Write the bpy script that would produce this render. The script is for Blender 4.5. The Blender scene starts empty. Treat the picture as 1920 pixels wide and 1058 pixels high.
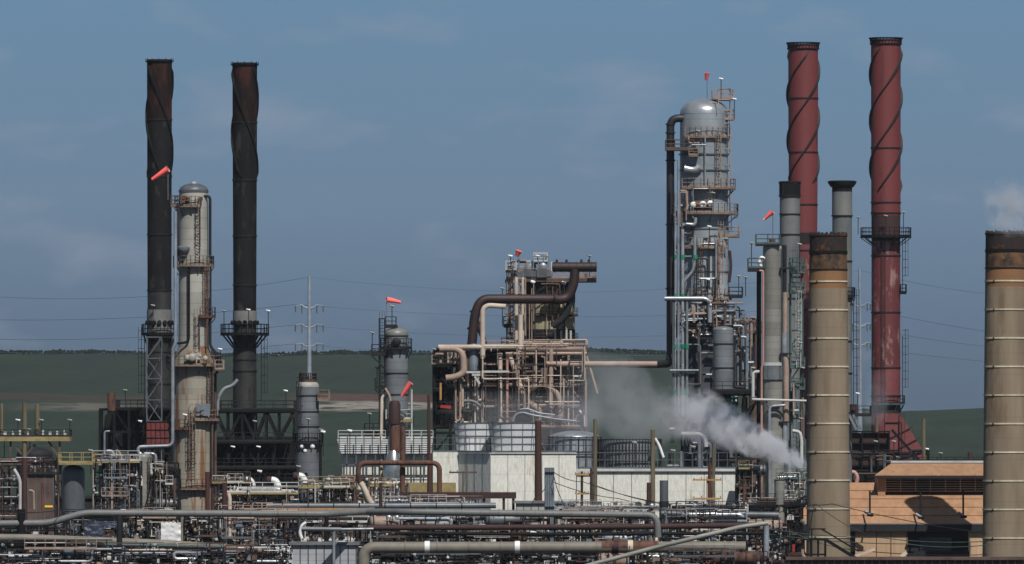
import bpy, bmesh, math, random
from mathutils import Vector, Matrix, noise as mnoise
C = bpy.context.scene.collection
SC = bpy.context.scene
R = math.radians

# ---------------- camera, light, exposure ----------------
CAMZ, HY, K = 15.0, 830.0, 16000.0
cam = bpy.data.cameras.new('camera'); co = bpy.data.objects.new('camera', cam); C.objects.link(co)
co.location = (0, 0, CAMZ); co.rotation_euler = (R(90), 0, 0)
cam.sensor_width = 36; cam.lens = 300; cam.shift_y = (HY-529)/1920.0
cam.clip_start = 5; cam.clip_end = 20000
SC.camera = co
SUN_AZ, SUN_EL = 19, 51          # degrees to the right of straight behind the camera; height
sd = Vector((math.sin(R(SUN_AZ))*math.cos(R(SUN_EL)), -math.cos(R(SUN_AZ))*math.cos(R(SUN_EL)), math.sin(R(SUN_EL))))
sl = bpy.data.lights.new('sun', 'SUN'); sl.energy = 5.0; sl.angle = R(0.5); sl.color = (1, .955, .89)
so = bpy.data.objects.new('sun', sl); C.objects.link(so); so.rotation_euler = sd.to_track_quat('Z', 'Y').to_euler()
so.location = (0, 0, 200)
SC.view_settings.view_transform = 'Standard'; SC.view_settings.look = 'None'
SC.view_settings.exposure = 0; SC.view_settings.gamma = 1
SC.cycles.volume_bounces = 1; SC.cycles.volume_step_rate = 1.0; SC.cycles.volume_max_steps = 256
SC.cycles.max_bounces = 5; SC.cycles.diffuse_bounces = 2; SC.cycles.glossy_bounces = 2; SC.cycles.transparent_max_bounces = 12

def lin(c):
    return tuple(((v/255)/12.92 if v/255 <= .04045 else ((v/255+.055)/1.055)**2.4) for v in c)

w = bpy.data.worlds.new('World'); SC.world = w; w.use_nodes = True
nt = w.node_tree; N = nt.nodes; L = nt.links; N.clear()
out = N.new('ShaderNodeOutputWorld'); bg = N.new('ShaderNodeBackground'); L.new(bg.outputs[0], out.inputs[0])
sky = N.new('ShaderNodeTexSky'); sky.sky_type = 'NISHITA'; sky.sun_disc = False
sky.sun_elevation = R(SUN_EL); sky.sun_rotation = math.atan2(sd.x, sd.y); sky.altitude = 50; sky.dust_density = 1.2
tc = N.new('ShaderNodeTexCoord'); sx = N.new('ShaderNodeSeparateXYZ'); L.new(tc.outputs['Generated'], sx.inputs[0])
mr = N.new('ShaderNodeMapRange'); mr.inputs[1].default_value = 0; mr.inputs[2].default_value = .06; L.new(sx.outputs['Z'], mr.inputs[0])
rp = N.new('ShaderNodeValToRGB'); L.new(mr.outputs[0], rp.inputs[0])
EXPK = .98
stops = [(0, (78, 96, 114)), (.16, (86, 105, 126)), (.28, (97, 118, 141)), (.45, (108, 131, 154)), (.68, (107, 136, 162)), (.86, (106, 138, 166))]
els = rp.color_ramp.elements
while len(els) < len(stops): els.new(.5)
for e, (p_, c_) in zip(els, stops): e.position = p_; e.color = tuple(v*EXPK for v in lin(c_)) + (1,)
# faint low cloud patches
mp = N.new('ShaderNodeMapping'); mp.inputs['Scale'].default_value = (45, 45, 120); L.new(tc.outputs['Generated'], mp.inputs[0])
nz = N.new('ShaderNodeTexNoise'); nz.inputs['Scale'].default_value = 1.0; nz.inputs['Detail'].default_value = 5; nz.inputs['Roughness'].default_value = .5
L.new(mp.outputs[0], nz.inputs['Vector'])
cr = N.new('ShaderNodeValToRGB'); cr.color_ramp.elements[0].position = .54; cr.color_ramp.elements[1].position = .78; L.new(nz.outputs[0], cr.inputs[0])
cm = N.new('ShaderNodeMix'); cm.data_type = 'RGBA'; L.new(rp.outputs[0], cm.inputs[6]); cm.inputs[7].default_value = tuple(v*EXPK for v in lin((150, 156, 172))) + (1,)
cf = N.new('ShaderNodeMath'); cf.operation = 'MULTIPLY'; cf.inputs[1].default_value = .5; L.new(cr.outputs[0], cf.inputs[0]); L.new(cf.outputs[0], cm.inputs[0])
sc10 = N.new('ShaderNodeVectorMath'); sc10.operation = 'SCALE'; sc10.inputs[3].default_value = 1/.05; L.new(cm.outputs[2], sc10.inputs[0])
hi = N.new('ShaderNodeMapRange'); hi.interpolation_type = 'SMOOTHSTEP'; hi.inputs[1].default_value = .07; hi.inputs[2].default_value = .4; L.new(sx.outputs['Z'], hi.inputs[0])
m2 = N.new('ShaderNodeMix'); m2.data_type = 'RGBA'; L.new(hi.outputs[0], m2.inputs[0]); L.new(sc10.outputs[0], m2.inputs[6]); L.new(sky.outputs[0], m2.inputs[7])
L.new(m2.outputs[2], bg.inputs[0]); bg.inputs[1].default_value = .05

# ---------------- helpers ----------------
def S(D): return D/K
def P(px, py, D, dy=0):
    d = D+dy; s = d/K
    return Vector(((px-960)*s, d, CAMZ+(HY-py)*s))
def X(px, D): return (px-960)*D/K
def Z(py, D): return CAMZ+(HY-py)*D/K

def mat(name, c1, c2=None, scale=.6, rough=.65, metal=0, rust=0, rustc=(95, 52, 34), rsc=.8, seam=0, seamk=.6, streak=1, panel=0, bump=.15, var=.06, spec=.4, lo=.35, hi=.65, rust2=None, det=6, k=.66, xs=1):
    """sRGB base colours; rust = share of surface covered with patches; seam = spacing in metres of joint lines"""
    m = bpy.data.materials.new(name); m.use_nodes = True
    nt = m.node_tree; N = nt.nodes; L = nt.links; b = N['Principled BSDF']
    b.inputs['Roughness'].default_value = rough; b.inputs['Metallic'].default_value = metal
    b.inputs['Specular IOR Level'].default_value = spec
    c1 = tuple(v*k for v in lin(c1)); c2 = tuple(v*k for v in lin(c2)) if c2 else tuple(v*.72 for v in c1); rustc = tuple(v*k for v in lin(rustc))+(1,)
    tc = N.new('ShaderNodeTexCoord'); mp = N.new('ShaderNodeMapping'); L.new(tc.outputs['Object'], mp.inputs[0])
    mp.inputs['Scale'].default_value = (xs, 1, 1/streak)
    oi = N.new('ShaderNodeObjectInfo')
    nz = N.new('ShaderNodeTexNoise'); nz.noise_dimensions = '4D'; nz.inputs['Scale'].default_value = scale; nz.inputs['Detail'].default_value = det; nz.inputs['Roughness'].default_value = .62
    L.new(mp.outputs[0], nz.inputs['Vector'])
    wm = N.new('ShaderNodeMath'); wm.operation = 'MULTIPLY'; wm.inputs[1].default_value = 37; L.new(oi.outputs['Random'], wm.inputs[0]); L.new(wm.outputs[0], nz.inputs['W'])
    rm = N.new('ShaderNodeMapRange'); rm.inputs[1].default_value = lo; rm.inputs[2].default_value = hi; L.new(nz.outputs[0], rm.inputs[0])
    mx = N.new('ShaderNodeMix'); mx.data_type = 'RGBA'; L.new(rm.outputs[0], mx.inputs[0]); mx.inputs[6].default_value = c1+(1,); mx.inputs[7].default_value = c2+(1,)
    col = mx.outputs[2]
    sp = N.new('ShaderNodeSeparateXYZ'); L.new(tc.outputs['Object'], sp.inputs[0])
    if panel or seam:
        dv = N.new('ShaderNodeMath'); dv.operation = 'DIVIDE'; dv.inputs[1].default_value = panel or seam; L.new(sp.outputs['Z'], dv.inputs[0])
    if panel:
        fl = N.new('ShaderNodeMath'); fl.operation = 'FLOOR'; L.new(dv.outputs[0], fl.inputs[0])
        wn = N.new('ShaderNodeTexWhiteNoise'); wn.noise_dimensions = '1D'; L.new(fl.outputs[0], wn.inputs['W'])
        pr = N.new('ShaderNodeMapRange'); pr.inputs[3].default_value = .84; pr.inputs[4].default_value = 1.12; L.new(wn.outputs[0], pr.inputs[0])
        vs = N.new('ShaderNodeVectorMath'); vs.operation = 'SCALE'; L.new(col, vs.inputs[0]); L.new(pr.outputs[0], vs.inputs[3]); col = vs.outputs[0]
    if rust:
        n2 = N.new('ShaderNodeTexNoise'); n2.noise_dimensions = '4D'; n2.inputs['Scale'].default_value = rsc; n2.inputs['Detail'].default_value = 9; n2.inputs['Roughness'].default_value = .7
        L.new(mp.outputs[0], n2.inputs['Vector']); L.new(wm.outputs[0], n2.inputs['W'])
        r2 = N.new('ShaderNodeMapRange'); t = .72-.36*rust; r2.inputs[1].default_value = t-.03; r2.inputs[2].default_value = t+.05; L.new(n2.outputs[0], r2.inputs[0])
        m3 = N.new('ShaderNodeMix'); m3.data_type = 'RGBA'; L.new(r2.outputs[0], m3.inputs[0]); L.new(col, m3.inputs[6]); m3.inputs[7].default_value = rustc; col = m3.outputs[2]
        if rust2:
            n3 = N.new('ShaderNodeTexNoise'); n3.inputs['Scale'].default_value = rsc*2.3; n3.inputs['Detail'].default_value = 6; L.new(mp.outputs[0], n3.inputs['Vector'])
            r3 = N.new('ShaderNodeMapRange'); r3.inputs[1].default_value = .58; r3.inputs[2].default_value = .66; L.new(n3.outputs[0], r3.inputs[0])
            m4 = N.new('ShaderNodeMix'); m4.data_type = 'RGBA'; L.new(r3.outputs[0], m4.inputs[0]); L.new(col, m4.inputs[6]); m4.inputs[7].default_value = lin(rust2)+(1,); col = m4.outputs[2]
    if seam:
        fr = N.new('ShaderNodeMath'); fr.operation = 'FRACT'
        if panel and panel != seam:
            d2 = N.new('ShaderNodeMath'); d2.operation = 'DIVIDE'; d2.inputs[1].default_value = seam; L.new(sp.outputs['Z'], d2.inputs[0]); L.new(d2.outputs[0], fr.inputs[0])
        else: L.new(dv.outputs[0], fr.inputs[0])
        lt = N.new('ShaderNodeMath'); lt.operation = 'LESS_THAN'; lt.inputs[1].default_value = max(.05, .07/seam); L.new(fr.outputs[0], lt.inputs[0])
        kk = N.new('ShaderNodeMapRange'); kk.inputs[3].default_value = 1; kk.inputs[4].default_value = seamk; L.new(lt.outputs[0], kk.inputs[0])
        v2 = N.new('ShaderNodeVectorMath'); v2.operation = 'SCALE'; L.new(col, v2.inputs[0]); L.new(kk.outputs[0], v2.inputs[3]); col = v2.outputs[0]
    if var:
        vr = N.new('ShaderNodeMapRange'); vr.inputs[3].default_value = 1-var*2; vr.inputs[4].default_value = 1+var; L.new(oi.outputs['Random'], vr.inputs[0])
        v3 = N.new('ShaderNodeVectorMath'); v3.operation = 'SCALE'; L.new(col, v3.inputs[0]); L.new(vr.outputs[0], v3.inputs[3]); col = v3.outputs[0]
    L.new(col, b.inputs['Base Color'])
    if bump:
        bp = N.new('ShaderNodeBump'); bp.inputs['Strength'].default_value = bump; bp.inputs['Distance'].default_value = .3; L.new(nz.outputs[0], bp.inputs['Height']); L.new(bp.outputs[0], b.inputs['Normal'])
    return m

M = {}
M['sootsteel'] = mat('soot_black_steel', (17, 18, 21), (33, 33, 34), scale=.5, rough=.8, spec=.15, streak=3, rust=.38, rustc=(66, 63, 60), rsc=1.3)
M['sootrust'] = mat('black_steel_browned', (20, 18, 18), (44, 28, 26), scale=.45, rough=.8, spec=.15, streak=3, rust=.5, rustc=(70, 40, 33), rsc=.6)
M['collar'] = mat('pale_grey_collar', (138, 138, 138), (112, 112, 112), rough=.6, rust=.2, rustc=(60, 58, 55))
M['sootlow'] = mat('mottled_dark_shell', (28, 29, 32), (62, 61, 59), scale=.8, streak=2, rust=.35, rustc=(22, 22, 24))
M['black'] = mat('black_steelwork', (17, 18, 21), (12, 13, 15), rough=.75, spec=.2, rust=.25, rustc=(50, 38, 34))
M['dark'] = mat('dark_grey_steelwork', (42, 44, 47), (28, 29, 31), rough=.7, spec=.25, rust=.25, rustc=(66, 46, 38))
M['cream'] = mat('cream_painted_shell', (184, 184, 176), (158, 157, 149), scale=.35, rough=.55, streak=2, seam=1.25, panel=2.5, seamk=.72, rust=.12, rustc=(120, 92, 66), rsc=.5)
M['creamlow'] = mat('cream_shell_rust_streaked', (176, 170, 156), (150, 144, 130), scale=.9, rough=.6, streak=22, seam=1.25, panel=1.25, seamk=.72, rust=.52, rustc=(132, 92, 62), rsc=1.1)
M['rustdeck'] = mat('rusty_tan_platform', (150, 134, 120), (114, 96, 82), scale=1.2, rough=.7, rust=.4, rustc=(104, 62, 46))
M['rustlight'] = mat('orange_rust', (122, 82, 64), (88, 60, 50), scale=.9, rough=.8, streak=3, rust=.45, rustc=(58, 40, 36), rsc=1.6)
M['rustred'] = mat('dark_red_rust', (72, 40, 38), (52, 34, 34), scale=.6, rough=.75, rust=.3, rustc=(40, 28, 28), streak=2)
M['duct'] = mat('dark_maroon_duct', (60, 36, 37), (40, 28, 30), scale=.5, rough=.6, rust=.2, rustc=(40, 30, 32))
M['insul'] = mat('grey_insulation_jacket', (140, 146, 152), (118, 124, 130), scale=.5, rough=.42, metal=.15, seam=.9, panel=1.8, seamk=.7, rust=.1, rustc=(92, 84, 76), streak=2)
M['insul2'] = mat('pale_insulation_jacket', (158, 158, 152), (134, 134, 128), scale=.5, rough=.45, metal=.1, seam=.75, panel=1.5, seamk=.78, rust=.12, rustc=(104, 92, 78), streak=3)
M['bigcol'] = mat('weathered_aluminium_jacket', (182, 192, 200), (140, 150, 158), scale=.3, rough=.42, metal=.15, seam=1.1, panel=2.2, seamk=.75, rust=.22, rustc=(90, 92, 90), rsc=.3, streak=2)
M['silver'] = mat('silver_pipe_jacket', (182, 188, 194), (140, 146, 152), scale=.7, rough=.35, metal=.5, rust=.1, rustc=(110, 100, 90), k=.85)
M['shiny'] = mat('bright_aluminium', (205, 205, 200), (170, 170, 165), scale=.7, rough=.25, metal=.9, k=1)
M['tan'] = mat('pinkish_tan_pipe', (188, 166, 150), (154, 132, 118), scale=.5, rough=.6, rust=.2, rustc=(128, 88, 72))
M['tanlight'] = mat('pale_tan_pipe', (226, 212, 196), (192, 174, 158), scale=.5, rough=.6, rust=.15, rustc=(140, 104, 84))
M['tansteel'] = mat('tan_dusty_steelwork', (182, 160, 146), (138, 118, 108), scale=.8, rough=.7, rust=.3, rustc=(84, 62, 54))
M['brown'] = mat('brown_steelwork', (104, 84, 74), (72, 58, 54), scale=.8, rough=.7, rust=.3, rustc=(56, 42, 40))
M['pink'] = mat('pale_pink_pipe', (206, 160, 150), (184, 140, 128), scale=.6, rough=.55)
M['teal'] = mat('teal_green_paint', (84, 108, 104), (60, 82, 80), scale=.8, rough=.6, rust=.15, rustc=(84, 66, 54))
M['green'] = mat('green_marker_paint', (36, 150, 112), (30, 124, 96), rough=.5)
M['white'] = mat('white_paint', (226, 228, 228), (196, 198, 198), scale=.8, rough=.45, rust=.08, rustc=(150, 140, 126), k=.9)
M['offwhite'] = mat('grey_white_paint', (196, 198, 196), (168, 170, 168), scale=.8, rough=.5, rust=.15, rustc=(120, 112, 100), k=.85)
M['fan'] = mat('whitish_fan_stack_panels', (206, 210, 214), (178, 182, 184), scale=.5, rough=.5, rust=.15, rustc=(132, 132, 126), streak=2, var=.02, k=.88)
M['stucco'] = mat('cream_corrugated_cladding', (212, 212, 204), (192, 193, 186), scale=5, rough=.8, bump=.5, rust=.34, rustc=(168, 164, 148), streak=5, rsc=1.1, seam=1.9, seamk=.88, var=0, k=.95)
M['redstack'] = mat('red_oxide_paint', (126, 58, 58), (110, 50, 52), scale=.18, rough=.6, streak=6, rust=.35, rustc=(96, 44, 46), rsc=.6, var=.03)
M['redpeel'] = mat('red_paint_peeling', (120, 54, 56), (100, 46, 48), scale=.25, rough=.65, streak=3, rust=.5, rustc=(160, 124, 122), rsc=.9, var=.03)
M['redpink'] = mat('faded_red_duct_paint', (134, 68, 70), (116, 58, 62), scale=.3, rough=.7, rust=.15, rustc=(110, 50, 52), var=.03)
M['redblack'] = mat('blackened_strake', (34, 28, 30), (48, 30, 32), rough=.7)
M['concrete'] = mat('brown_concrete', (152, 137, 116), (128, 114, 96), scale=.7, seam=2.2, seamk=.9, rough=.85, bump=.3, rust=.35, rustc=(122, 103, 80), rsc=.5, streak=7, var=.01)
M['concsoot'] = mat('sooty_chimney_top', (50, 38, 32), (28, 25, 25), scale=.9, rough=.9, rust=.34, rustc=(104, 62, 38), rsc=.9, rust2=(20, 18, 20), var=0)
M['concmid'] = mat('smoke_stained_concrete', (120, 88, 58), (58, 46, 40), scale=.8, rough=.9, rust=.42, rustc=(34, 30, 30), rsc=1.2, lo=.4, hi=.6, var=0)
M['concrust'] = mat('rust_washed_concrete', (150, 112, 78), (134, 96, 64), scale=.6, rough=.9, streak=3, rust=.15, rustc=(100, 66, 44), var=0)
M['band'] = mat('pale_band_paint', (222, 214, 192), (190, 178, 152), scale=1.5, rough=.6, k=.72)
M['greystack'] = mat('grey_stack_shell', (104, 110, 114), (132, 134, 132), scale=.5, rough=.6, rust=.25, rustc=(70, 72, 74), streak=2)
M['orange'] = mat('weathered_orange_roofing', (190, 148, 112), (166, 126, 94), scale=.5, xs=2.5, rough=.8, streak=1, rust=.3, rustc=(160, 110, 74), rsc=.7, var=.02)
M['tanwall'] = mat('tan_corrugated_wall', (216, 184, 150), (196, 164, 130), scale=.9, rough=.8, streak=9, xs=4, rust=.14, rustc=(140, 90, 58), var=.02)
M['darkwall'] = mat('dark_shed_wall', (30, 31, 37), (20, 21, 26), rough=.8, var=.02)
M['wood'] = mat('weathered_timber', (128, 118, 92), (96, 86, 68), scale=2, streak=12, rough=.85)
M['woodred'] = mat('reddish_timber', (84, 52, 44), (60, 40, 38), scale=2, streak=12, rough=.85)
M['yellow'] = mat('yellow_crossarm_paint', (200, 160, 92), (176, 132, 66), rough=.7)
M['galv'] = mat('galvanised_steel', (150, 160, 168), (120, 130, 140), scale=1, rough=.45, metal=.3)
M['galvdark'] = mat('old_galvanised_steel', (116, 122, 128), (90, 96, 102), scale=1, rough=.5, metal=.3, streak=3)
M['pipegrey'] = mat('matt_grey_pipeline', (126, 128, 128), (110, 112, 112), scale=.8, rough=.55, rust=.08, rustc=(84, 80, 76), rsc=1.5, var=.02)
M['pipewarm'] = mat('warm_grey_pipeline', (136, 132, 122), (116, 110, 100), scale=.8, rough=.6, rust=.12, rustc=(96, 76, 60), rsc=1.2, var=.02)
M['wire'] = mat('cable', (40, 42, 46), rough=.6, bump=0)
M['wirefar'] = mat('power_line', (100, 114, 132), rough=.6, bump=0)
M['sock'] = mat('fluorescent_red_fabric', (255, 112, 104), (250, 96, 90), rough=.7, bump=.05, var=0, k=1)
M['sockwhite'] = mat('white_fabric', (235, 225, 220), rough=.7, var=0, k=1)
M['red'] = mat('bright_red_paint', (196, 44, 40), (150, 36, 36), rough=.6)
M['redgrid'] = mat('dull_red_panel', (134, 50, 48), (96, 44, 44), rough=.7, rust=.3, rustc=(150, 130, 126), rsc=1.5)
M['blue'] = mat('dull_blue_plastic', (70, 78, 98), (50, 58, 80), scale=1.5, rough=.5)
M['yel'] = mat('safety_yellow', (224, 184, 40), (190, 150, 30), rough=.6)
M['ochre'] = mat('ochre_deck', (176, 160, 108), (140, 122, 84), scale=1.2, rough=.75, rust=.2, rustc=(104, 78, 56))
M['glass'] = mat('dark_glass', (30, 34, 42), rough=.15, bump=0, spec=.6)
M['pylon'] = mat('pale_pylon_steel', (168, 180, 192), (142, 154, 166), rough=.5, metal=.2)
M['seamdark'] = mat('dark_joint_band', (24, 22, 24), rough=.7)
M['roofgrey'] = mat('grey_flat_roof', (130, 132, 136), (100, 102, 106), scale=.8, rough=.8)

class MB:
    def __init__(s): s.v = []; s.f = []; s.sm = []
    def add(s, vs, fs, smooth=False):
        o = len(s.v); s.v += [tuple(v) for v in vs]; s.f += [tuple(i+o for i in f) for f in fs]; s.sm += [smooth]*len(fs); return s
    def box(s, c, size, rz=0, ax=None):
        h = [x/2 for x in size]; m = Matrix.Rotation(rz, 3, 'Z') if ax is None else ax; c = Vector(c)
        vs = [c+m@Vector((sx*h[0], sy*h[1], sz*h[2])) for sx in (-1, 1) for sy in (-1, 1) for sz in (-1, 1)]
        return s.add(vs, [(0, 1, 3, 2), (4, 6, 7, 5), (0, 4, 5, 1), (2, 3, 7, 6), (0, 2, 6, 4), (1, 5, 7, 3)])
    def b2(s, a, b):   # box from two corners
        return s.box([(a[i]+b[i])/2 for i in range(3)], [abs(a[i]-b[i]) for i in range(3)])
    def beam(s, p, q, w, h=None):
        p = Vector(p); q = Vector(q); d = q-p; l = d.length
        if l < 1e-6: return s
        d.normalize(); up = Vector((0, 0, 1)) if abs(d.z) < .95 else Vector((0, 1, 0))
        x = d.cross(up).normalized(); y = x.cross(d); m = Matrix((x, d, y)).transposed()
        return s.box((p+q)/2, (w, l, h or w), ax=m)
    def tube(s, p, q, r, n=8, r2=None, caps=True):
        return s.path([p, q], r, n=n, r2=r2, caps=caps)
    def path(s, pts, r, bend=0, n=10, r2=None, caps=True, seg=5):
        pts = [Vector(p) for p in pts]
        if bend and len(pts) > 2:
            o = [pts[0]]
            for i in range(1, len(pts)-1):
                a, b, c = pts[i-1], pts[i], pts[i+1]; u = (a-b); v = (c-b); lu, lv = u.length, v.length
                if lu < 1e-6 or lv < 1e-6: continue
                k = min(bend, lu*.49, lv*.49); A = b+u/lu*k; B = b+v/lv*k
                for j in range(seg+1):
                    t = j/seg; o.append((A*(1-t)**2)+(b*2*t*(1-t))+(B*t*t))
            o.append(pts[-1]); pts = o
        m = len(pts); tang = []
        for i in range(m):
            t = (pts[min(i+1, m-1)]-pts[max(i-1, 0)]); tang.append(t.normalized() if t.length > 1e-9 else Vector((0, 0, 1)))
        t0 = tang[0]; nrm = t0.orthogonal().normalized(); vs = []
        for i in range(m):
            t = tang[i]; nrm = (nrm-t*nrm.dot(t)); nrm = nrm.normalized() if nrm.length > 1e-6 else t.orthogonal().normalized(); bn = t.cross(nrm)
            rr = r if r2 is None else r+(r2-r)*i/(m-1)
            for j in range(n):
                a = 2*math.pi*j/n; vs.append(pts[i]+(nrm*math.cos(a)+bn*math.sin(a))*rr)
        fs = [(i*n+j, i*n+(j+1) % n, (i+1)*n+(j+1) % n, (i+1)*n+j) for i in range(m-1) for j in range(n)]
        s.add(vs, fs, True)
        if caps:
            o = len(s.v)-m*n; s.f.append(tuple(o+j for j in reversed(range(n)))); s.f.append(tuple(o+(m-1)*n+j for j in range(n))); s.sm += [False]*2
        return s
    def lathe(s, cx, cy, prof, n=36, a0=0, a1=360, closed=False):
        full = abs(a1-a0) >= 359.9; k = n if full else n+1; vs = []
        for (r, z) in prof:
            for j in range(k):
                a = R(a0+(a1-a0)*j/n); vs.append((cx+r*math.cos(a), cy+r*math.sin(a), z))
        m = len(prof); fs = []
        rng = range(m if closed else m-1)
        for i in rng:
            i2 = (i+1) % m
            for j in range(n):
                j2 = (j+1) % k if full else j+1
                fs.append((i*k+j, i*k+j2, i2*k+j2, i2*k+j))
        s.add(vs, fs, True)
        if closed and not full:
            o = len(s.v)-m*k; s.f.append(tuple(o+i*k for i in range(m))); s.f.append(tuple(o+i*k+n for i in reversed(range(m)))); s.sm += [False]*2
        return s
    def cyl(s, cx, cy, z0, z1, r, n=32, r1=None, dome=0, cap=True):
        r1 = r if r1 is None else r1
        prof = [(r, z0), (r1, z1)]
        if dome: prof += [(r1*math.cos(t), z1+dome*math.sin(t)) for t in [math.pi/2*i/8 for i in range(1, 8)]]+[(.001, z1+dome)]
        elif cap: prof += [(.001, z1)]
        if cap: prof = [(.001, z0)]+prof
        return s.lathe(cx, cy, prof, n)
    def ring(s, cx, cy, z0, z1, ri, ro, n=36, a0=0, a1=360):
        return s.lathe(cx, cy, [(ri, z0), (ro, z0), (ro, z1), (ri, z1)], n, a0, a1, closed=True)
    def ball(s, c, r, n=10, sz=1):
        c = Vector(c); prof = [(max(.001, r*math.sin(math.pi*i/6)), c.z-r*sz*math.cos(math.pi*i/6)) for i in range(7)]
        return s.lathe(c.x, c.y, prof, n)
    def hcyl(s, p, q, r, n=16, dome=.5):   # horizontal vessel with dished ends
        p = Vector(p); q = Vector(q); d = (q-p).normalized(); pts = []; rs = []
        for i in range(5):
            t = math.pi/2*i/4; pts.append(p-d*r*dome*math.cos(t)); rs.append(max(.01, r*math.sin(t)))
        pts.append(q); rs.append(r)
        for i in range(1, 5):
            t = math.pi/2*i/4; pts.append(q+d*r*dome*math.sin(t)); rs.append(max(.01, r*math.cos(t)))
        nr = d.orthogonal().normalized(); bn = d.cross(nr); vs = []
        for c, rr in zip(pts, rs):
            for j in range(n):
                a = 2*math.pi*j/n; vs.append(c+(nr*math.cos(a)+bn*math.sin(a))*rr)
        m = len(pts)
        return s.add(vs, [(i*n+j, i*n+(j+1) % n, (i+1)*n+(j+1) % n, (i+1)*n+j) for i in range(m-1) for j in range(n)], True)
    def build(s, name, m, parent=None, loc=None):
        o_ = Vector(loc) if loc is not None else (wloc(parent) if parent is not None else Vector((0, 0, 0)))
        me = bpy.data.meshes.new(name); me.from_pydata([tuple(Vector(v)-o_) for v in s.v], [], s.f)
        me.polygons.foreach_set('use_smooth', s.sm); me.materials.append(M[m] if isinstance(m, str) else m)
        me.update()
        try: me.set_sharp_from_angle(angle=R(40))
        except Exception: pass
        bm = bmesh.new(); bm.from_mesh(me); bmesh.ops.recalc_face_normals(bm, faces=bm.faces); bm.to_mesh(me); bm.free()
        ob = bpy.data.objects.new(name, me); C.objects.link(ob)
        if parent is not None: ob.parent = parent; ob['_w'] = tuple(o_)
        else: ob.location = o_; ob['_w'] = tuple(o_)
        return ob

def wloc(o): return Vector(o['_w'])
LABELS = {}
def tag(o, label, cat, group=None, kind=None):
    if label:
        if label in LABELS and not (group and LABELS[label] == group): print('DUPLICATE LABEL', label)
        n = len(label.split())
        if n < 4 or n > 16: print('LABEL LENGTH', n, label)
        LABELS[label] = group
        o['label'] = label
    if cat: o['category'] = cat
    if group: o['group'] = group
    if kind: o['kind'] = kind
    return o
def thing(name, label, cat, loc, group=None):
    o = bpy.data.objects.new(name, None); C.objects.link(o); o.location = loc; o['_w'] = tuple(loc); o.empty_display_size = .5
    return tag(o, label, cat, group)
def solo(mb, name, m, label, cat, loc=None, group=None, kind=None):
    if loc is None:
        xs = [v[0] for v in mb.v]; ys = [v[1] for v in mb.v]; zs = [v[2] for v in mb.v]
        loc = ((min(xs)+max(xs))/2, (min(ys)+max(ys))/2, min(zs))
    return tag(mb.build(name, m, None, loc), label, cat, group, kind)

# ---- shared components ----
RT = .045
def rail_pts(mb, pts, h=1.1, step=1.3, t=RT):
    for a, b in zip(pts[:-1], pts[1:]):
        a = Vector(a); b = Vector(b); l = (b-a).length; n = max(1, round(l/step))
        for k in (h, h*.55): mb.beam(a+Vector((0, 0, k)), b+Vector((0, 0, k)), t*1.5)
        mb.beam(a+Vector((0, 0, .1)), b+Vector((0, 0, .1)), .03, .2)
        for i in range(n+1):
            p = a.lerp(b, i/n); mb.beam(p, p+Vector((0, 0, h)), t*1.5)
def round_platform(par, cx, cy, z, ri, ro, a0=0, a1=360, dm='rustdeck', rm='rustdeck', h=1.1, thick=.16, brackets=True):
    m = MB(); n = max(6, int((a1-a0)/12)); m.ring(cx, cy, z-thick, z, ri, ro, n, a0, a1)
    if brackets:
        for i in range(0, n+1, 3):
            a = R(a0+(a1-a0)*i/n); c, s_ = math.cos(a), math.sin(a)
            m.beam((cx+ri*c, cy+ri*s_, z-thick-1.0), (cx+ro*.97*c, cy+ro*.97*s_, z-thick-.05), .1)
    d = m.build('platform', dm, par)
    r = MB(); pts = [(cx+(ro-.06)*math.cos(R(a0+(a1-a0)*i/n)), cy+(ro-.06)*math.sin(R(a0+(a1-a0)*i/n)), z) for i in range(n+1)]
    rail_pts(r, pts, h, 1.4); r.build('railing', rm, d)
    return d
def box_platform(par, x0, x1, y0, y1, z, dm='dark', rm='dark', thick=.2, h=1.1, sides='fblr', brackets=None, name='platform'):
    m = MB(); m.b2((x0, y0, z-thick), (x1, y1, z))
    if brackets is not None:   # x to which struts return
        for y in (y0+.1, y1-.1):
            far = x0 if abs(x0-brackets) > abs(x1-brackets) else x1
            m.beam((far, y, z-thick), (brackets, y, z-thick-abs(far-brackets)), .14)
    d = m.build(name, dm, par); r = MB()
    if 'f' in sides: rail_pts(r, [(x0, y0+.05, z), (x1, y0+.05, z)], h)
    if 'b' in sides: rail_pts(r, [(x0, y1-.05, z), (x1, y1-.05, z)], h)
    if 'l' in sides: rail_pts(r, [(x0+.05, y0, z), (x0+.05, y1, z)], h)
    if 'r' in sides: rail_pts(r, [(x1-.05, y0, z), (x1-.05, y1, z)], h)
    r.build('railing', rm, d)
    return d
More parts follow.
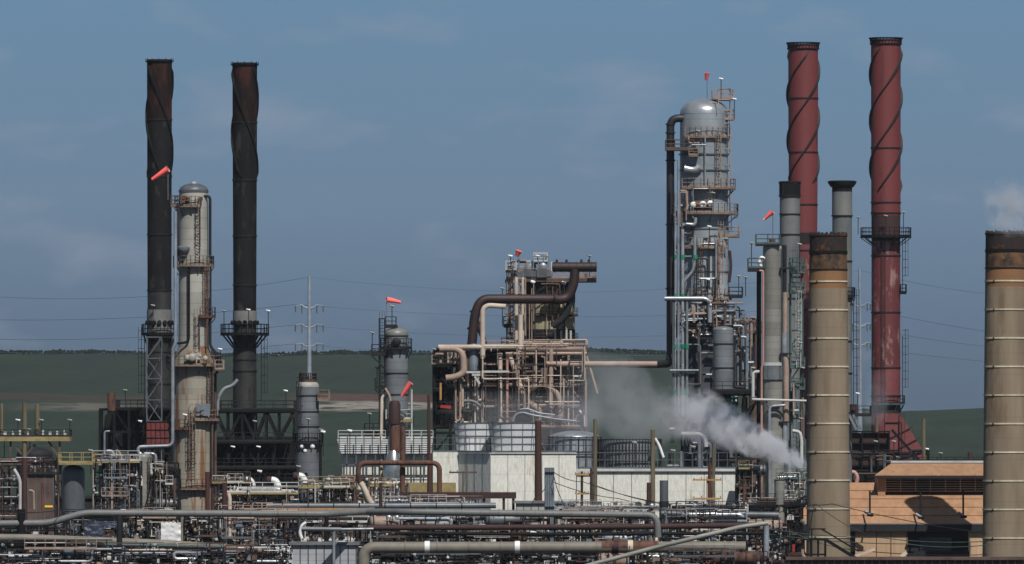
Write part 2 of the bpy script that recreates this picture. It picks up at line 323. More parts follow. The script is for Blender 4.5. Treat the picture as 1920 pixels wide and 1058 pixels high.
def ladder(par, x, y, z0, z1, ux=1, uy=0, m_='dark', cage=True, name='ladder', out=-1):
    """ladder with stiles along (ux,uy); cage bulges to the side (−uy,ux)*out"""
    m = MB(); u = Vector((ux, uy, 0)).normalized()*.24; o = Vector((-uy, ux, 0)).normalized()*out
    b = Vector((x, y, 0))
    for s_ in (-1, 1): m.beam(b+u*s_+Vector((0, 0, z0)), b+u*s_+Vector((0, 0, z1)), .07)
    z = z0+.2
    while z < z1: m.beam(b-u+Vector((0, 0, z)), b+u+Vector((0, 0, z)), .035); z += .35
    if cage:
        hz = z0+2.2; ring = [b+u*1.5*math.cos(t)+o*.75*math.sin(t) for t in [math.pi*i/6 for i in range(7)]]
        while hz < z1+.9:
            for p, q in zip(ring[:-1], ring[1:]): m.beam(p+Vector((0, 0, hz)), q+Vector((0, 0, hz)), .05)
            hz += 1.1
        for i in (1, 3, 5): m.beam(ring[i]+Vector((0, 0, z0+2.2)), ring[i]+Vector((0, 0, z1+.9)), .045)
    return m.build(name, m_, par)
def frame_mb(x0, x1, y0, y1, zs, nx, ny=1, t=.3, brace=True, rng=None, m=None, diag=.16):
    m = m or MB(); xs = [x0+(x1-x0)*i/nx for i in range(nx+1)]; ys = [y0+(y1-y0)*i/ny for i in range(ny+1)]
    for x in xs:
        for y in ys: m.beam((x, y, zs[0]), (x, y, zs[-1]), t)
    for z in zs[1:]:
        for y in ys: m.beam((x0, y, z), (x1, y, z), t*.8, t)
        for x in xs: m.beam((x, y0, z), (x, y1, z), t*.7, t*.9)
    if brace:
        for k, (za, zb) in enumerate(zip(zs[:-1], zs[1:])):
            for i in range(nx):
                if rng and rng.random() < .35: continue
                for y in (ys[0], ys[-1]):
                    if (i+k) % 2: m.beam((xs[i], y, za), (xs[i+1], y, zb), diag)
                    else: m.beam((xs[i+1], y, za), (xs[i], y, zb), diag)
    return m
def flood(px, py, D, base, label, big=1, tilt=0, m_='dark', dy=0):
    """floodlight on a thin pole; base = pixel row of the pole foot"""
    a = P(px, base, D, dy); b = P(px, py, D, dy)
    t = thing('floodlight', label, 'floodlight', a, 'floodlights around the plant')
    MB().tube(a, b, .05, 6).build('pole', m_, t)
    r = .14*big; m = MB(); m.tube(b+Vector((-.28, -.15, .08)), b+Vector((.22, -.1, -.05)), r*.55, 10, r2=r)
    m.build('lamp_head', 'white' if (int(px)+int(py)) % 3 == 0 else 'insul2', t); return t
def windsock(px, py, D, base, L_, ang, label, droop=.25, white=False, pole='galv', dy=0, r0=.34):
    """mast top at px,py; sock flies from there, ang in picture degrees (0 right, 90 up)"""
    a = P(px, base, D, dy); b = P(px, py, D, dy); t = thing('windsock', label, 'windsock', a, 'red windsocks above the plant')
    MB().tube(a, b, .05, 6).build('mast', pole, t)
    d = Vector((math.cos(R(ang)), .25, math.sin(R(ang)))).normalized(); pts = []
    for i in range(6):
        k = i/5; pts.append(b+d*L_*k+Vector((0, 0, -droop*L_*k*k)))
    m = MB(); m.path(pts, r0, n=12, r2=r0*.5, caps=False); 
    m.build('sock', 'sock', t)
    h = MB(); h.ring(0, 0, 0, .01, r0*.95, r0*1.05, 12)
    q = d.to_track_quat('Z', 'Y').to_matrix(); h.v = [tuple(q@Vector(v)*1.0+b) for v in h.v]; h.build('hoop', 'offwhite', t)
    if white:
        MB().path([pts[-1], pts[-1]+(pts[-1]-pts[-2])*.6], r0*.52, n=10, r2=r0*.42, caps=False).build('tail', 'sockwhite', t)
    return t
rng = random.Random(7)
# ======================= setting =======================
def hash2(x, y):
    return (math.sin(x*12.9898+y*78.233)*43758.5453) % 1
def hill_h(x, y):
    px = x/ (4000/K)+960 if False else x/.25+960       # along the ridge
    t = min(1, max(0, (px-1240)/420)); t = t*t*(3-2*t)
    ridge = 57.5*(1-t)+31.5*t + .8*math.sin(x*.021+1)+.5*math.sin(x*.06)
    if y < 2400: return -.3
    if y < 4000:
        k = (y-2400)/1600; h = ridge*(k+.035*math.sin(k*6.28))
    else: h = ridge-(y-4000)*.004
    return max(-.3, h+.5*math.sin(x*.05+y*.013)*min(1, (y-2400)/400)*(1 if y < 3800 else .2))
g = MB(); g.add([(-3000, -300, 0), (3000, -300, 0), (3000, 9000, 0), (-3000, 9000, 0)], [(0, 1, 2, 3)])
gm = mat('plant_yard_ground', (74, 70, 66), (52, 50, 48), scale=.06, rough=.95, rust=.3, rustc=(92, 86, 76), rsc=.15, var=0)
tag(g.build('ground', gm, None, (0, 0, 0)), None, None, None, 'structure')
hm = bpy.data.materials.new('grassy_hill'); hm.use_nodes = True
nt = hm.node_tree; N = nt.nodes; L = nt.links; b = N['Principled BSDF']; b.inputs['Roughness'].default_value = 1; b.inputs['Specular IOR Level'].default_value = 0
tc = N.new('ShaderNodeTexCoord'); sp = N.new('ShaderNodeSeparateXYZ'); L.new(tc.outputs['Object'], sp.inputs[0])
def noise(scale, vecscale, det=5):
    mp = N.new('ShaderNodeMapping'); mp.inputs['Scale'].default_value = vecscale; L.new(tc.outputs['Object'], mp.inputs[0])
    n = N.new('ShaderNodeTexNoise'); n.inputs['Scale'].default_value = scale; n.inputs['Detail'].default_value = det; L.new(mp.outputs[0], n.inputs['Vector']); return n.outputs[0]
def mth(op, a, b_=None, c_=None):
    n = N.new('ShaderNodeMath'); n.operation = op
    for i, v in enumerate((a, b_, c_)):
        if v is None: continue
        if isinstance(v, (int, float)): n.inputs[i].default_value = v
        else: L.new(v, n.inputs[i])
    return n.outputs[0]
def mixc(f, a, b_):
    n = N.new('ShaderNodeMix'); n.data_type = 'RGBA'; L.new(f, n.inputs[0])
    for i, v in ((6, a), (7, b_)):
        if isinstance(v, tuple): n.inputs[i].default_value = v+(1,)
        else: L.new(v, n.inputs[i])
    return n.outputs[2]
def window(v, a, b_, soft):
    lo = N.new('ShaderNodeMapRange'); lo.inputs[1].default_value = a-soft; lo.inputs[2].default_value = a+soft; L.new(v, lo.inputs[0])
    h_ = N.new('ShaderNodeMapRange'); h_.inputs[1].default_value = b_-soft; h_.inputs[2].default_value = b_+soft; h_.inputs[3].default_value = 1; h_.inputs[4].default_value = 0; L.new(v, h_.inputs[0])
    return mth('MULTIPLY', lo.outputs[0], h_.outputs[0])
n1 = noise(.02, (1, .35, 1)); n2 = noise(.006, (1, .3, 1)); n3 = noise(.09, (1, .5, 1))
mr = N.new('ShaderNodeMapRange'); mr.inputs[1].default_value = .35; mr.inputs[2].default_value = .65; L.new(n1, mr.inputs[0])
gcol = mixc(mr.outputs[0], lin((37, 49, 43)), lin((45, 57, 49)))
mr = N.new('ShaderNodeMapRange'); mr.inputs[1].default_value = .42; mr.inputs[2].default_value = .62; L.new(n2, mr.inputs[0])
gcol = mixc(mth('MULTIPLY', mr.outputs[0], .6), gcol, lin((43, 50, 45)))
yy = mth('ADD', sp.outputs['Y'], mth('MULTIPLY', mth('SUBTRACT', n1, .5), 120))
br = mth('MULTIPLY', window(yy, 3262, 3400, 14), mth('ADD', window(sp.outputs['X'], -84, -28, 8), mth('MULTIPLY', window(sp.outputs['X'], -260, -120, 20), .4)))
gcol = mixc(mth('MULTIPLY', br, .85), gcol, lin((78, 60, 56)))
wh = mth('MULTIPLY', window(yy, 3128, 3250, 22), mth('ADD', window(sp.outputs['X'], -80, -24, 5), mth('MULTIPLY', window(sp.outputs['X'], -176, -138, 14), .4)))
n3r = N.new('ShaderNodeMapRange'); n3r.inputs[1].default_value = .35; n3r.inputs[2].default_value = .5; L.new(n3, n3r.inputs[0])
gcol = mixc(mth('MULTIPLY', wh, n3r.outputs[0]), gcol, lin((124, 118, 112)))
n4 = noise(.18, (1, .22, 1), 4); n4r = N.new('ShaderNodeMapRange'); n4r.inputs[1].default_value = .56; n4r.inputs[2].default_value = .66; L.new(n4, n4r.inputs[0])
gcol = mixc(mth('MULTIPLY', n4r.outputs[0], .45), gcol, lin((26, 36, 30)))
L.new(gcol, b.inputs['Base Color'])
h = MB(); xs = [-1500+60*i for i in range(17)]+[-500+12*i for i in range(84)]+[510+60*i for i in range(18)]; ys = [2300+60*i for i in range(30)]+[4200, 4800, 6000, 8500]
nx = len(xs); h.add([(x, y, hill_h(x, y)) for y in ys for x in xs], [(j*nx+i, j*nx+i+1, (j+1)*nx+i+1, (j+1)*nx+i) for j in range(len(ys)-1) for i in range(nx-1)], True)
tag(h.build('hill', hm, None, (0, 0, 0)), None, None, None, 'structure')
# far-off wood along the ridge
tm = mat('distant_foliage', (34, 46, 40), (26, 36, 34), scale=.3, rough=1, bump=0, spec=0, var=0)
t = MB(); r2 = random.Random(3)
for i in range(5200):
    x = r2.uniform(-300, 320); px = x/.25+960
    if px > 1290: continue
    y = 3985+r2.uniform(-25, 25); s = r2.uniform(.35, .95)*(1+.6*mnoise.noise(Vector((x*.03, 1, 2)))+.5*mnoise.noise(Vector((x*.13, 4, 2)))); z = hill_h(x, y); s *= .72
    if px > 1300: s *= .5
    vs = [(x+s*dx*r2.uniform(.6, 1.2), y+s*dy*r2.uniform(.6, 1.2), z+s*dz*r2.uniform(.6, 1.2)) for dx, dy, dz in ((1.4, 0, .7), (-1.4, 0, .7), (0, 1.2, .7), (0, -1.2, .7), (0, 0, 1.9), (0, 0, -.5))]
    t.add(vs, [(0, 2, 4), (2, 1, 4), (1, 3, 4), (3, 0, 4), (2, 0, 5), (1, 2, 5), (3, 1, 5), (0, 3, 5)])
tag(t.build('distant_wood', tm, None, (0, 0, 0)), 'dark line of distant trees along the hill ridge', 'wood', None, 'stuff')

# ======================= pylons and power lines =======================
def pylon(px, D, top, base, arms, label, half=26):
    b0 = P(px, base, D); t = thing('transmission_pylon', label, 'pylon', (b0.x, D, 0)); s = S(D)
    MB().path([(b0.x, D, 0), P(px, top, D)], .62*s/.09*1.0, n=10, r2=.24*s/.09).build('pole', 'pylon', t)
    for y in arms:
        for sg in (-1, 1):
            m = MB(); a = P(px, y+3, D); m.path([a, P(px+sg*10, y, D), P(px+sg*14, y-4, D), P(px+sg*half, y-2, D)], .2, n=6, r2=.08)
            m.build('crossarm', 'pylon', t)
            e = P(px+sg*half, y-2, D); MB().tube(e, e-Vector((0, 0, 1.1)), .12, 6).build('insulator', 'galvdark', t); e = P(px+sg*14, y-4, D); MB().tube(e, e-Vector((0, 0, 1.5)), .1, 6).build('insulator', 'galvdark', t)
    return t
pylon(580, 1500, 518, 720, (576, 612, 648), 'tall pale pole pylon behind the domed column in the middle left')
pylon(1612, 1500, 505, 770, (572, 610, 646), 'pale pole pylon seen between the left chimney and the right red stack', 20)
def cable(pts, r, label, m_='wire', sag=0, cat='cable', group=None, name='cable'):
    out = []
    for a, b in zip(pts[:-1], pts[1:]):
        for i in range(12): k = i/12; out.append(a.lerp(b, k)-Vector((0, 0, sag*4*k*(1-k))))
    out.append(pts[-1]); m = MB(); m.path(out, r, n=5, caps=False)
    return solo(m, name, m_, label, cat, group=group)
for i, (ya, yb, y2, y3) in enumerate(((596, 572, 596, 640), (632, 610, 634, 655), (650, 646, 662, 672))):
    cable([P(-300, ya-12, 1650), P(556, yb-1, 1502), P(1592, yb-1, 1502), P(2200, y3, 1700)], .034, ['uppermost', 'middle', 'lowest'][i]+' power line sagging across the sky between the two pylons', 'wirefar', 2.2, 'power line', name='power_line')
cable([P(-200, 536, 1700), P(580, 520, 1500), P(1612, 507, 1500), P(2200, 540, 1700)], .03, 'thin earth wire joining the tips of the two pylons', 'wirefar', 3.2, 'power line', name='power_line')

# ======================= tall stacks =======================
def stack(label, px, D, yt, secs, seams, strakes, cap, name='smokestack', seam_m='seamdark', rtop=0, nst=3):
    """secs: (y0, y1, halfwidth0, halfwidth1, material)"""
    s = S(D); x = X(px, D); t = thing(name, label, 'smokestack', (x, D, 0))
    for (y0, y1, w0, w1, m_) in secs:
        m = MB(); m.lathe(x, D, [(w1*s, max(0, Z(y1, D))), (w0*s, Z(y0, D))], 40)
        if y0 == yt: m.lathe(x, D, [(w0*s, Z(y0, D)), (w0*s-.15, Z(y0, D)), (w0*s-.15, Z(y0+60, D))], 40)
        m.build('shell_section', m_, t)
    def rad(y):
        for (y0, y1, w0, w1, m_) in secs:
            if y0 <= y <= y1: return (w0+(w1-w0)*(y-y0)/(y1-y0))*s
        return secs[-1][3]*s
    for y in seams: MB().ring(x, D, Z(y+1.2, D), Z(y-1.2, D), rad(y)-.05, rad(y)+.09, 40).build('joint_band', seam_m, t)
    if strakes:
        y0, y1, pitch, hand, ph, mt = strakes; n = int((y1-y0)/3)
        for k in range(nst):
            m = MB(); vs = []
            for i in range(n+1):
                y = y0+(y1-y0)*i/n; a = ph+2*math.pi*k/nst+hand*2*math.pi*(y-y0)/pitch; r = rad(y); c, s_ = math.cos(a), math.sin(a); z = Z(y, D); e = r+.075*2*r*min(1, i/4, (n-i)/4+.01)
                ta = Vector((-s_, c, 0))*.1
                for rr, sg in ((r-.03, -1), (e, -1), (e, 1), (r-.03, 1)): vs.append((x+rr*c+ta.x*sg, D+rr*s_+ta.y*sg, z))
            m.add(vs, [(i*4+j, i*4+(j+1) % 4, i*4+4+(j+1) % 4, i*4+4+j) for i in range(n) for j in range(4)], False)
            m.build('helical_strake', mt, t)
    if cap: cap(t, x, D, s)
    return t
def cap_black(t, x, D, s, y=112, w=26.5):
    m = MB(); m.ring(x, D, Z(y+9, D), Z(y+1, D), .8*w*s, .9*w*s, 40); m.ring(x, D, Z(y+5, D), Z(y+3.4, D), .85*w*s, w*s, 40)
    for i in range(12):
        a = i*math.pi/6; m.beam((x+.97*w*s*math.cos(a), D+.97*w*s*math.sin(a), Z(y+6, D)), (x+.97*w*s*math.cos(a), D+.97*w*s*math.sin(a), Z(y-1, D)), .08)
    m.build('cap_flange', 'sootsteel', t)
s1 = stack('black riveted smokestack farthest left, beside the cream column', 299, 1060, 112, [(112, 225, 23.5, 23.2, 'sootrust'), (225, 545, 23.2, 22.5, 'sootsteel'), (545, 581, 22.5, 22.3, 'sootlow'), (581, 625, 23.8, 23.8, 'collar'), (625, 775, 22.3, 24, 'sootlow'), (775, 1060, 24, 24, 'sootlow')],
      [225, 331, 440, 545, 660, 720], (124, 335, 400, 1, -.4, 'sootsteel'), lambda t, x, D, s: cap_black(t, x, D, s, 111))
s2 = stack('black smokestack standing alone with a railed ring platform, second from left', 459, 1060, 118, [(118, 230, 23.2, 23, 'sootrust'), (230, 583, 23, 21.5, 'sootsteel'), (583, 609, 22.5, 22.5, 'collar'), (609, 770, 21.5, 22.5, 'sootlow'), (770, 1060, 22.5, 22.5, 'sootlow')],
      [230, 338, 443, 535, 675, 696], (128, 336, 400, 1, 1.2, 'sootsteel'), lambda t, x, D, s: cap_black(t, x, D, s, 117))
sD = 1060; s_ = S(sD)
for t_, px in ((s1, 299), (s2, 459)):
    x = X(px, sD); d = round_platform(t_, x, sD, Z(627, sD), 22*s_, (34 if px < 400 else 46)*s_, dm='black', rm='black', h=1.25, brackets=False)
    for a in range(0, 360, 45):
        c, q = math.cos(R(a+10)), math.sin(R(a+10)); ro = (30 if px < 400 else 42)*s_
        MB().beam((x+ro*c, sD+ro*q, Z(628, sD)), (x+22*s_*c, sD+22*s_*q, Z(652, sD)), .18).build('bracket', 'black', t_)
    for a in range(200, 350, 24): MB().tube((x+22.3*s_*math.cos(R(a)), sD+22.3*s_*math.sin(R(a)), Z(606, sD)), (x+27*s_*math.cos(R(a)), sD+27*s_*math.sin(R(a)), Z(605, sD)), .28, 10).build('port', 'black', t_)
    ladder(t_, x+(31 if px > 400 else -28)*s_, sD-.3, Z(770, sD), Z(627, sD), 0, 1, 'black', True, out=1 if px < 400 else -1)
flood(287, 573, 1060, 622, 'floodlight on the left black stack platform', dy=-2); flood(420, 583, 1060, 622, 'floodlight at the left end of the ring platform on the second black stack', dy=-1)
flood(503, 583, 1060, 622, 'floodlight at the right end of the ring platform on the second black stack', dy=-1); flood(466, 581, 1060, 622, 'floodlight at the middle of the ring platform on the second black stack', dy=-2.8)
def cap_cage(y, w):
    def f(t, x, D, s):
        m = MB(); m.ring(x, D, Z(y+14, D), Z(y+12, D), .8*w*s, .98*w*s, 40); m.ring(x, D, Z(y+3, D), Z(y+1, D), .9*w*s, w*s*1.04, 40)
        for i in range(30):
            a = i*math.pi/15; a2 = a+.16; m.beam((x+.93*w*s*math.cos(a), D+.93*w*s*math.sin(a), Z(y+13, D)), (x+.97*w*s*math.cos(a2), D+.97*w*s*math.sin(a2), Z(y+1, D)), .09)
        m.build('crown_cage', 'black', t)
        m = MB(); m.ring(x, D, Z(y+14, D), Z(y+5, D), .5*w*s, .78*w*s, 32); m.build('inner_rim', 'galvdark', t)
    return f
r1 = stack('red smokestack with blackened spiral fins, left of the pair', 1506, 1180, 85, [(85, 185, 28, 28, 'redstack'), (185, 437, 28, 26.5, 'redstack'), (437, 459, 29, 26.5, 'redblack'), (459, 1060, 26.5, 30, 'redpeel')],
      [185, 286, 384, 470, 582, 688], (95, 345, 262, -1, .9, 'redblack'), cap_cage(79, 31))
r2_ = stack('tall red smokestack on the right with a railed ring platform', 1661, 1150, 76, [(76, 380, 28, 27.5, 'redstack'), (380, 405, 27.5, 27.5, 'redstack'), (405, 452, 27.2, 27, 'rustred'), (452, 690, 27, 27, 'redpeel'), (690, 1060, 27, 28, 'redpink')],
      [278, 380, 400, 480, 586, 690, 743], (90, 362, 262, -1, 2.2, 'redblack'), cap_cage(70, 31))
D_ = 1150; q = S(D_); x = X(1661, D_)
round_platform(r2_, x, D_, Z(444, D_), 27*q, 48*q, dm='black', rm='black', h=1.2)
ladder(r2_, x+31*q, D_-.5, Z(548, D_), Z(444, D_), 0, 1, 'black'); ladder(r2_, x+31*q, D_-.5, Z(757, D_), Z(630, D_), 0, 1, 'black')
ladder(r2_, x-6*q, D_-27.6*q, Z(760, D_), Z(452, D_), 1, 0, 'redblack', False)
box_platform(r2_, x+27*q, x+38*q, D_-1.2, D_+.8, Z(549, D_), 'black', 'black'); round_platform(r2_, x, D_, Z(757, D_), 27*q, 36*q, 230, 380, dm='teal', rm='dark')
MB().ring(x, D_, Z(775, D_), Z(758, D_), 27*q-.1, 27.6*q, 36).build('dark_band', 'redblack', r2_)
# red breeching duct at the foot
m = MB()
def wedge(m, pts, y0, y1):
    n = len(pts); vs = [(p[0], y0, p[1]) for p in pts]+[(p[0], y1, p[1]) for p in pts]
    return m.add(vs, [tuple(range(n))[::-1], tuple(range(n, 2*n))]+[(i, (i+1) % n, n+(i+1) % n, n+i) for i in range(n)])
pp = lambda l, D: [(X(a, D), Z(b_, D)) for a, b_ in l]
dt = thing('breeching_duct', 'sloping red duct at the foot of the right red smokestack', 'duct', (X(1690, 1146), 1146, 0))
wedge(MB(), pp([(1657, 775), (1690, 783), (1738, 862), (1738, 900), (1657, 900)], 1146), 1142, 1145).build('duct_casing', 'redpink', dt)
m = MB()
for (a, b_, c, d) in ((1655, 792, 1688, 792), (1668, 822, 1712, 800), (1684, 842, 1726, 820), (1690, 860, 1735, 846), (1686, 776, 1686, 862)): m.beam((X(a, 1141.9), 1141.9, Z(b_, 1141.9)), (X(c, 1141.9), 1141.9, Z(d, 1141.9)), .14)
m.build('stiffener', 'rustred', dt)
ladder(dt, X(1693, 1141), 1141, Z(862, 1141), Z(775, 1141), 1, 0, 'rustred', False)
m = MB(); m.beam((X(1672, 1139), 1139, Z(806, 1139)), (X(1722, 1139), 1139, Z(862, 1139)), .35); m.build('brace', 'black', dt)
flood(1609, 408, 1150, 440, 'floodlight at the left end of the ring platform on the right red smokestack'); flood(1694, 398, 1150, 440, 'floodlight at the right end of the ring platform on the right red smokestack'); flood(1661, 405, 1150, 440, 'floodlight at the front of the ring platform on the right red smokestack', dy=-3)
def cap_plate(y, w, m_='sootsteel'):
    def f(t, x, D, s):
        m = MB(); m.lathe(x, D, [(.8*w*s, Z(y+12, D)), (w*s, Z(y+4, D)), (w*s, Z(y+1, D)), (.85*w*s, Z(y, D)), (.6*w*s, Z(y, D))], 36); m.build('cap_flange', m_, t)
    return f
stack('grey smokestack with a sooty top, in front of the left red one', 1481, 1120, 342, [(342, 368, 20, 20, 'sootsteel'), (368, 440, 19, 19, 'greystack'), (440, 1060, 19, 19, 'greystack')], [368, 402, 440, 560], None, cap_plate(340, 21))
t3 = stack('grey patchy smokestack with a flat wide cap, just behind the left chimney', 1579, 1060, 345, [(345, 360, 19, 19, 'sootsteel'), (360, 405, 19, 19, 'greystack'), (405, 560, 18.5, 18.5, 'greystack'), (560, 1060, 18.5, 18.5, 'greystack')], [405, 490, 560, 640, 700], None, cap_plate(339, 27))
round_platform(t3, X(1579, 1060), 1060, Z(556, 1060), 18.5*S(1060), 25*S(1060), dm='dark', rm='dark')
ladder(t3, X(1600, 1060), 1059.5, Z(770, 1060), Z(556, 1060), 0, 1, 'black')
box_platform(t3, X(1585, 1060), X(1632, 1060), 1057, 1060.5, Z(778, 1060), 'dark', 'dark')
m = MB()
for k in (1592, 1600): m.beam(P(k, 778, 1057), P(k+14, 806, 1057), .3)
m.build('brace', 'galv', t3)
m = MB(); m.tube(P(1600, 758, 1058), P(1600, 776, 1058), .45, 12); m.build('nozzle', 'rustred', t3)
flood(1608, 738, 1056, 776, 'floodlight over the small platform between the left chimney and the red stack')

# concrete chimneys
def chimney(label, px, D, yt, wt, wb, ybot, bands, hatch=None):
    s = S(D); x = X(px, D); t = thing('concrete_chimney', label, 'chimney', (x, D, 0), 'banded concrete chimneys')
    yb0 = HY+CAMZ/s; wr = lambda y: (wt+(wb-wt)*(y-yt)/(ybot-yt))*s
    def sec(a, b_, m_, name, inset=0, extra=0):
        MB().lathe(x, D, [(wr(b_)+extra, Z(b_, D)), (wr(a)+extra, Z(a, D))], 64).build(name, m_, t)
    sec(yt+65, yt+100, 'concrust', 'rust_washed_ring'); sec(yt+100, yb0, 'concrete', 'shaft')
    sec(yt+32, yt+65, 'concmid', 'smoke_stained_ring')
    m = MB(); m.lathe(x, D, [(wr(yt+32), Z(yt+32, D)), (wr(yt), Z(yt+3, D)), (wr(yt)+.08, Z(yt+2, D)), (wr(yt)+.08, Z(yt-1, D)), (wr(yt)-.35, Z(yt-1, D)), (wr(yt)-.35, Z(yt+70, D))], 64)
    for i in range(26):
        a = i*math.pi*2/26; m.box((x+(wr(yt)-.1)*math.cos(a), D+(wr(yt)-.1)*math.sin(a), Z(yt-2, D)), (.22, .22, .22*(1+(i*7 % 3)*.4)))
    m.build('sooty_rim', 'concsoot', t)
    m = MB()
    for k in (yt+31, yt+34): m.ring(x, D, Z(k+1, D), Z(k-1, D), wr(k)-.02, wr(k)+.07, 64)
    m.ring(x, D, Z(yt+66, D), Z(yt+64, D), wr(yt+65)-.02, wr(yt+65)+.07, 64)
    m.build('iron_hoop', 'sootsteel', t)
    for y in bands: MB().ring(x, D, Z(y+1.6, D), Z(y-1.2, D), wr(y)-.02, wr(y)+.075, 64).build('pale_band', 'band', t)
    for y in bands: MB().tube((x-wr(y)*.64, D-wr(y)*.79, Z(y+.2, D)), (x-wr(y)*.58, D-wr(y)*.84, Z(y+.2, D)), .1, 6).build('clamp', 'rustlight', t)
    return t
bb = [440+88+53.2*i for i in range(10)]
chimney('brown banded concrete chimney left of the orange roofed building', 1553, 850, 441, 35, 41.5, 1040, bb)
chimney('brown banded concrete chimney at the right edge, sooty top cut by the frame', 1886, 885, 438, 38, 44, 1040, [527+53.5*i for i in range(11)])

# ======================= cream column (left) =======================
D_ = 1000; s_ = S(D_); x = X(363, D_)
c1 = thing('distillation_column', 'tall cream column with rust streaks, between the two black stacks', 'column', (x, D_, 0))
MB().lathe(x, D_, [(28.5*s_, Z(662, D_)), (27*s_, Z(358, D_))], 48).build('upper_shell', 'cream', c1)
m = MB(); m.lathe(x, D_, [(28*s_, Z(361, D_)), (28.2*s_, Z(357, D_))]+[(27*s_*math.cos(math.pi/2*i/8)+.001, Z(357-13*math.sin(math.pi/2*i/8), D_)) for i in range(9)], 48); m.build('domed_head', 'galvdark', c1)
MB().lathe(x, D_, [(38*s_, Z(686, D_)), (37*s_, Z(676, D_)), (31*s_, Z(658, D_)), (28.4*s_, Z(650, D_))], 48).build('cone_section', 'creamlow', c1)
MB().lathe(x, D_, [(35*s_, Z(740, D_)), (38*s_, Z(686, D_))][::1], 48).build('lower_shell', 'creamlow', c1)
MB().lathe(x-2*s_, D_, [(37*s_, 0), (36.5*s_, Z(740, D_))], 48).build('skirt_shell', 'creamlow', c1)
MB().cyl(x, D_, Z(345, D_), Z(341, D_), 5*s_, 12).build('vent_cap', 'offwhite', c1)
round_platform(c1, x, D_, Z(387, D_), 27*s_, 37*s_, 150, 290); box_platform(c1, X(321, D_), X(337, D_), D_-1.2, D_+1, Z(385, D_), 'rustdeck', 'brown')
round_platform(c1, x, D_, Z(498, D_), 28*s_, 39*s_); round_platform(c1, x, D_, Z(594, D_), 28*s_, 42*s_, 290, 370, dm='rustlight', rm='rustlight')
round_platform(c1, x, D_, Z(685, D_), 37*s_, 52*s_); box_platform(c1, X(404, D_), X(420, D_), D_-2, D_+.5, Z(693, D_), 'brown', 'tansteel')
round_platform(c1, x, D_, Z(787, D_), 37*s_, 49*s_, 275, 400); round_platform(c1, x-2*s_, D_, Z(804, D_), 37*s_, 47*s_, 150, 265, dm='rustlight', rm='rustlight')
round_platform(c1, x-2*s_, D_, Z(916, D_), 37*s_, 48*s_, 220, 320, dm='rustdeck', rm='rustlight')
yf = D_-29.5*s_
ladder(c1, X(372, D_), yf+.15, Z(498, D_), Z(387, D_), 1, 0, 'brown'); ladder(c1, X(385, D_), D_-24*s_, Z(594, D_), Z(498, D_), .7, .7, 'rustdeck'); ladder(c1, X(371, D_), yf, Z(685, D_), Z(594, D_), 1, 0, 'brown')
ladder(c1, X(393, D_), D_-30*s_, Z(787, D_), Z(685, D_), .7, .7, 'brown'); ladder(c1, X(363, D_), D_-38.5*s_, Z(900, D_), Z(770, D_), 1, 0, 'rustdeck'); ladder(c1, X(357, D_), D_-38.5*s_, Z(900, D_), Z(790, D_), 1, 0, 'brown')
def ppipe(par, pts, r, m_, D, bend=.6, n=10, dy=0, name='pipe'):
    return MB().path([P(a[0], a[1], D+(a[2] if len(a) > 2 else 0), dy) for a in pts], r, bend, n).build(name, m_, par)
ppipe(c1, [(329, 396), (329, 645), (324, 655), (324, 836), (259, 838), (259, 851), (292, 851), (292, 868)], .2, 'silver', 997, .7)
ppipe(c1, [(333, 385), (333, 470), (338, 495)], .16, 'dark', 998.3); ppipe(c1, [(380, 368), (394, 368), (394, 650), (406, 662), (407, 700)], .17, 'dark', 999, .6)
ppipe(c1, [(354, 500), (354, 642), (332, 644)], .15, 'black', 998.0); ppipe(c1, [(408, 780), (408, 748), (420, 728), (436, 724), (446, 712)], .22, 'silver', 1003, .9)
ppipe(c1, [(398, 690), (398, 900)], .13, 'brown', 998.5); ppipe(c1, [(404, 700), (404, 960)], .16, 'brown', 1000); ppipe(c1, [(388, 500), (388, 655)], .1, 'rustlight', 998.2)
m = MB(); m.lathe(X(345, D_), D_-28*s_, [(.01, Z(479, D_)), (.5, Z(475, D_)), (.75, Z(468, D_)), (.75, Z(464, D_)), (.3, Z(461, D_)), (.01, Z(461, D_))], 20); m.build('bracket_drum', 'galv', c1)
for (a, b_, r) in ((352, 671, .35), (360, 671, .5), (385, 672, .3), (375, 668, .2)): MB().hcyl(P(a, b_, 997.3), P(a, b_, 996.6), r, 14).build('manway', 'cream', c1)
for (a, b_) in ((345, 371), (352, 374), (343, 377), (376, 373)): MB().box(P(a, b_, 998.1), (.5, .4, .45)).build('junction_box', 'rustlight', c1)
m = MB(); m.beam(P(381, 757, 997.4), P(381, 780, 997.4), 1.6, .2); m.build('nameplate', 'galv', c1)
windsock(315, 317, 998, 375, 2.3, 213, 'red windsock hanging in front of the farthest left black stack', .0, r0=.4)
flood(413, 655, 1000, 690, 'floodlight on the small side platform of the cream column'); flood(347, 778, 996, 800, 'white floodlight low on the cream column left platform')

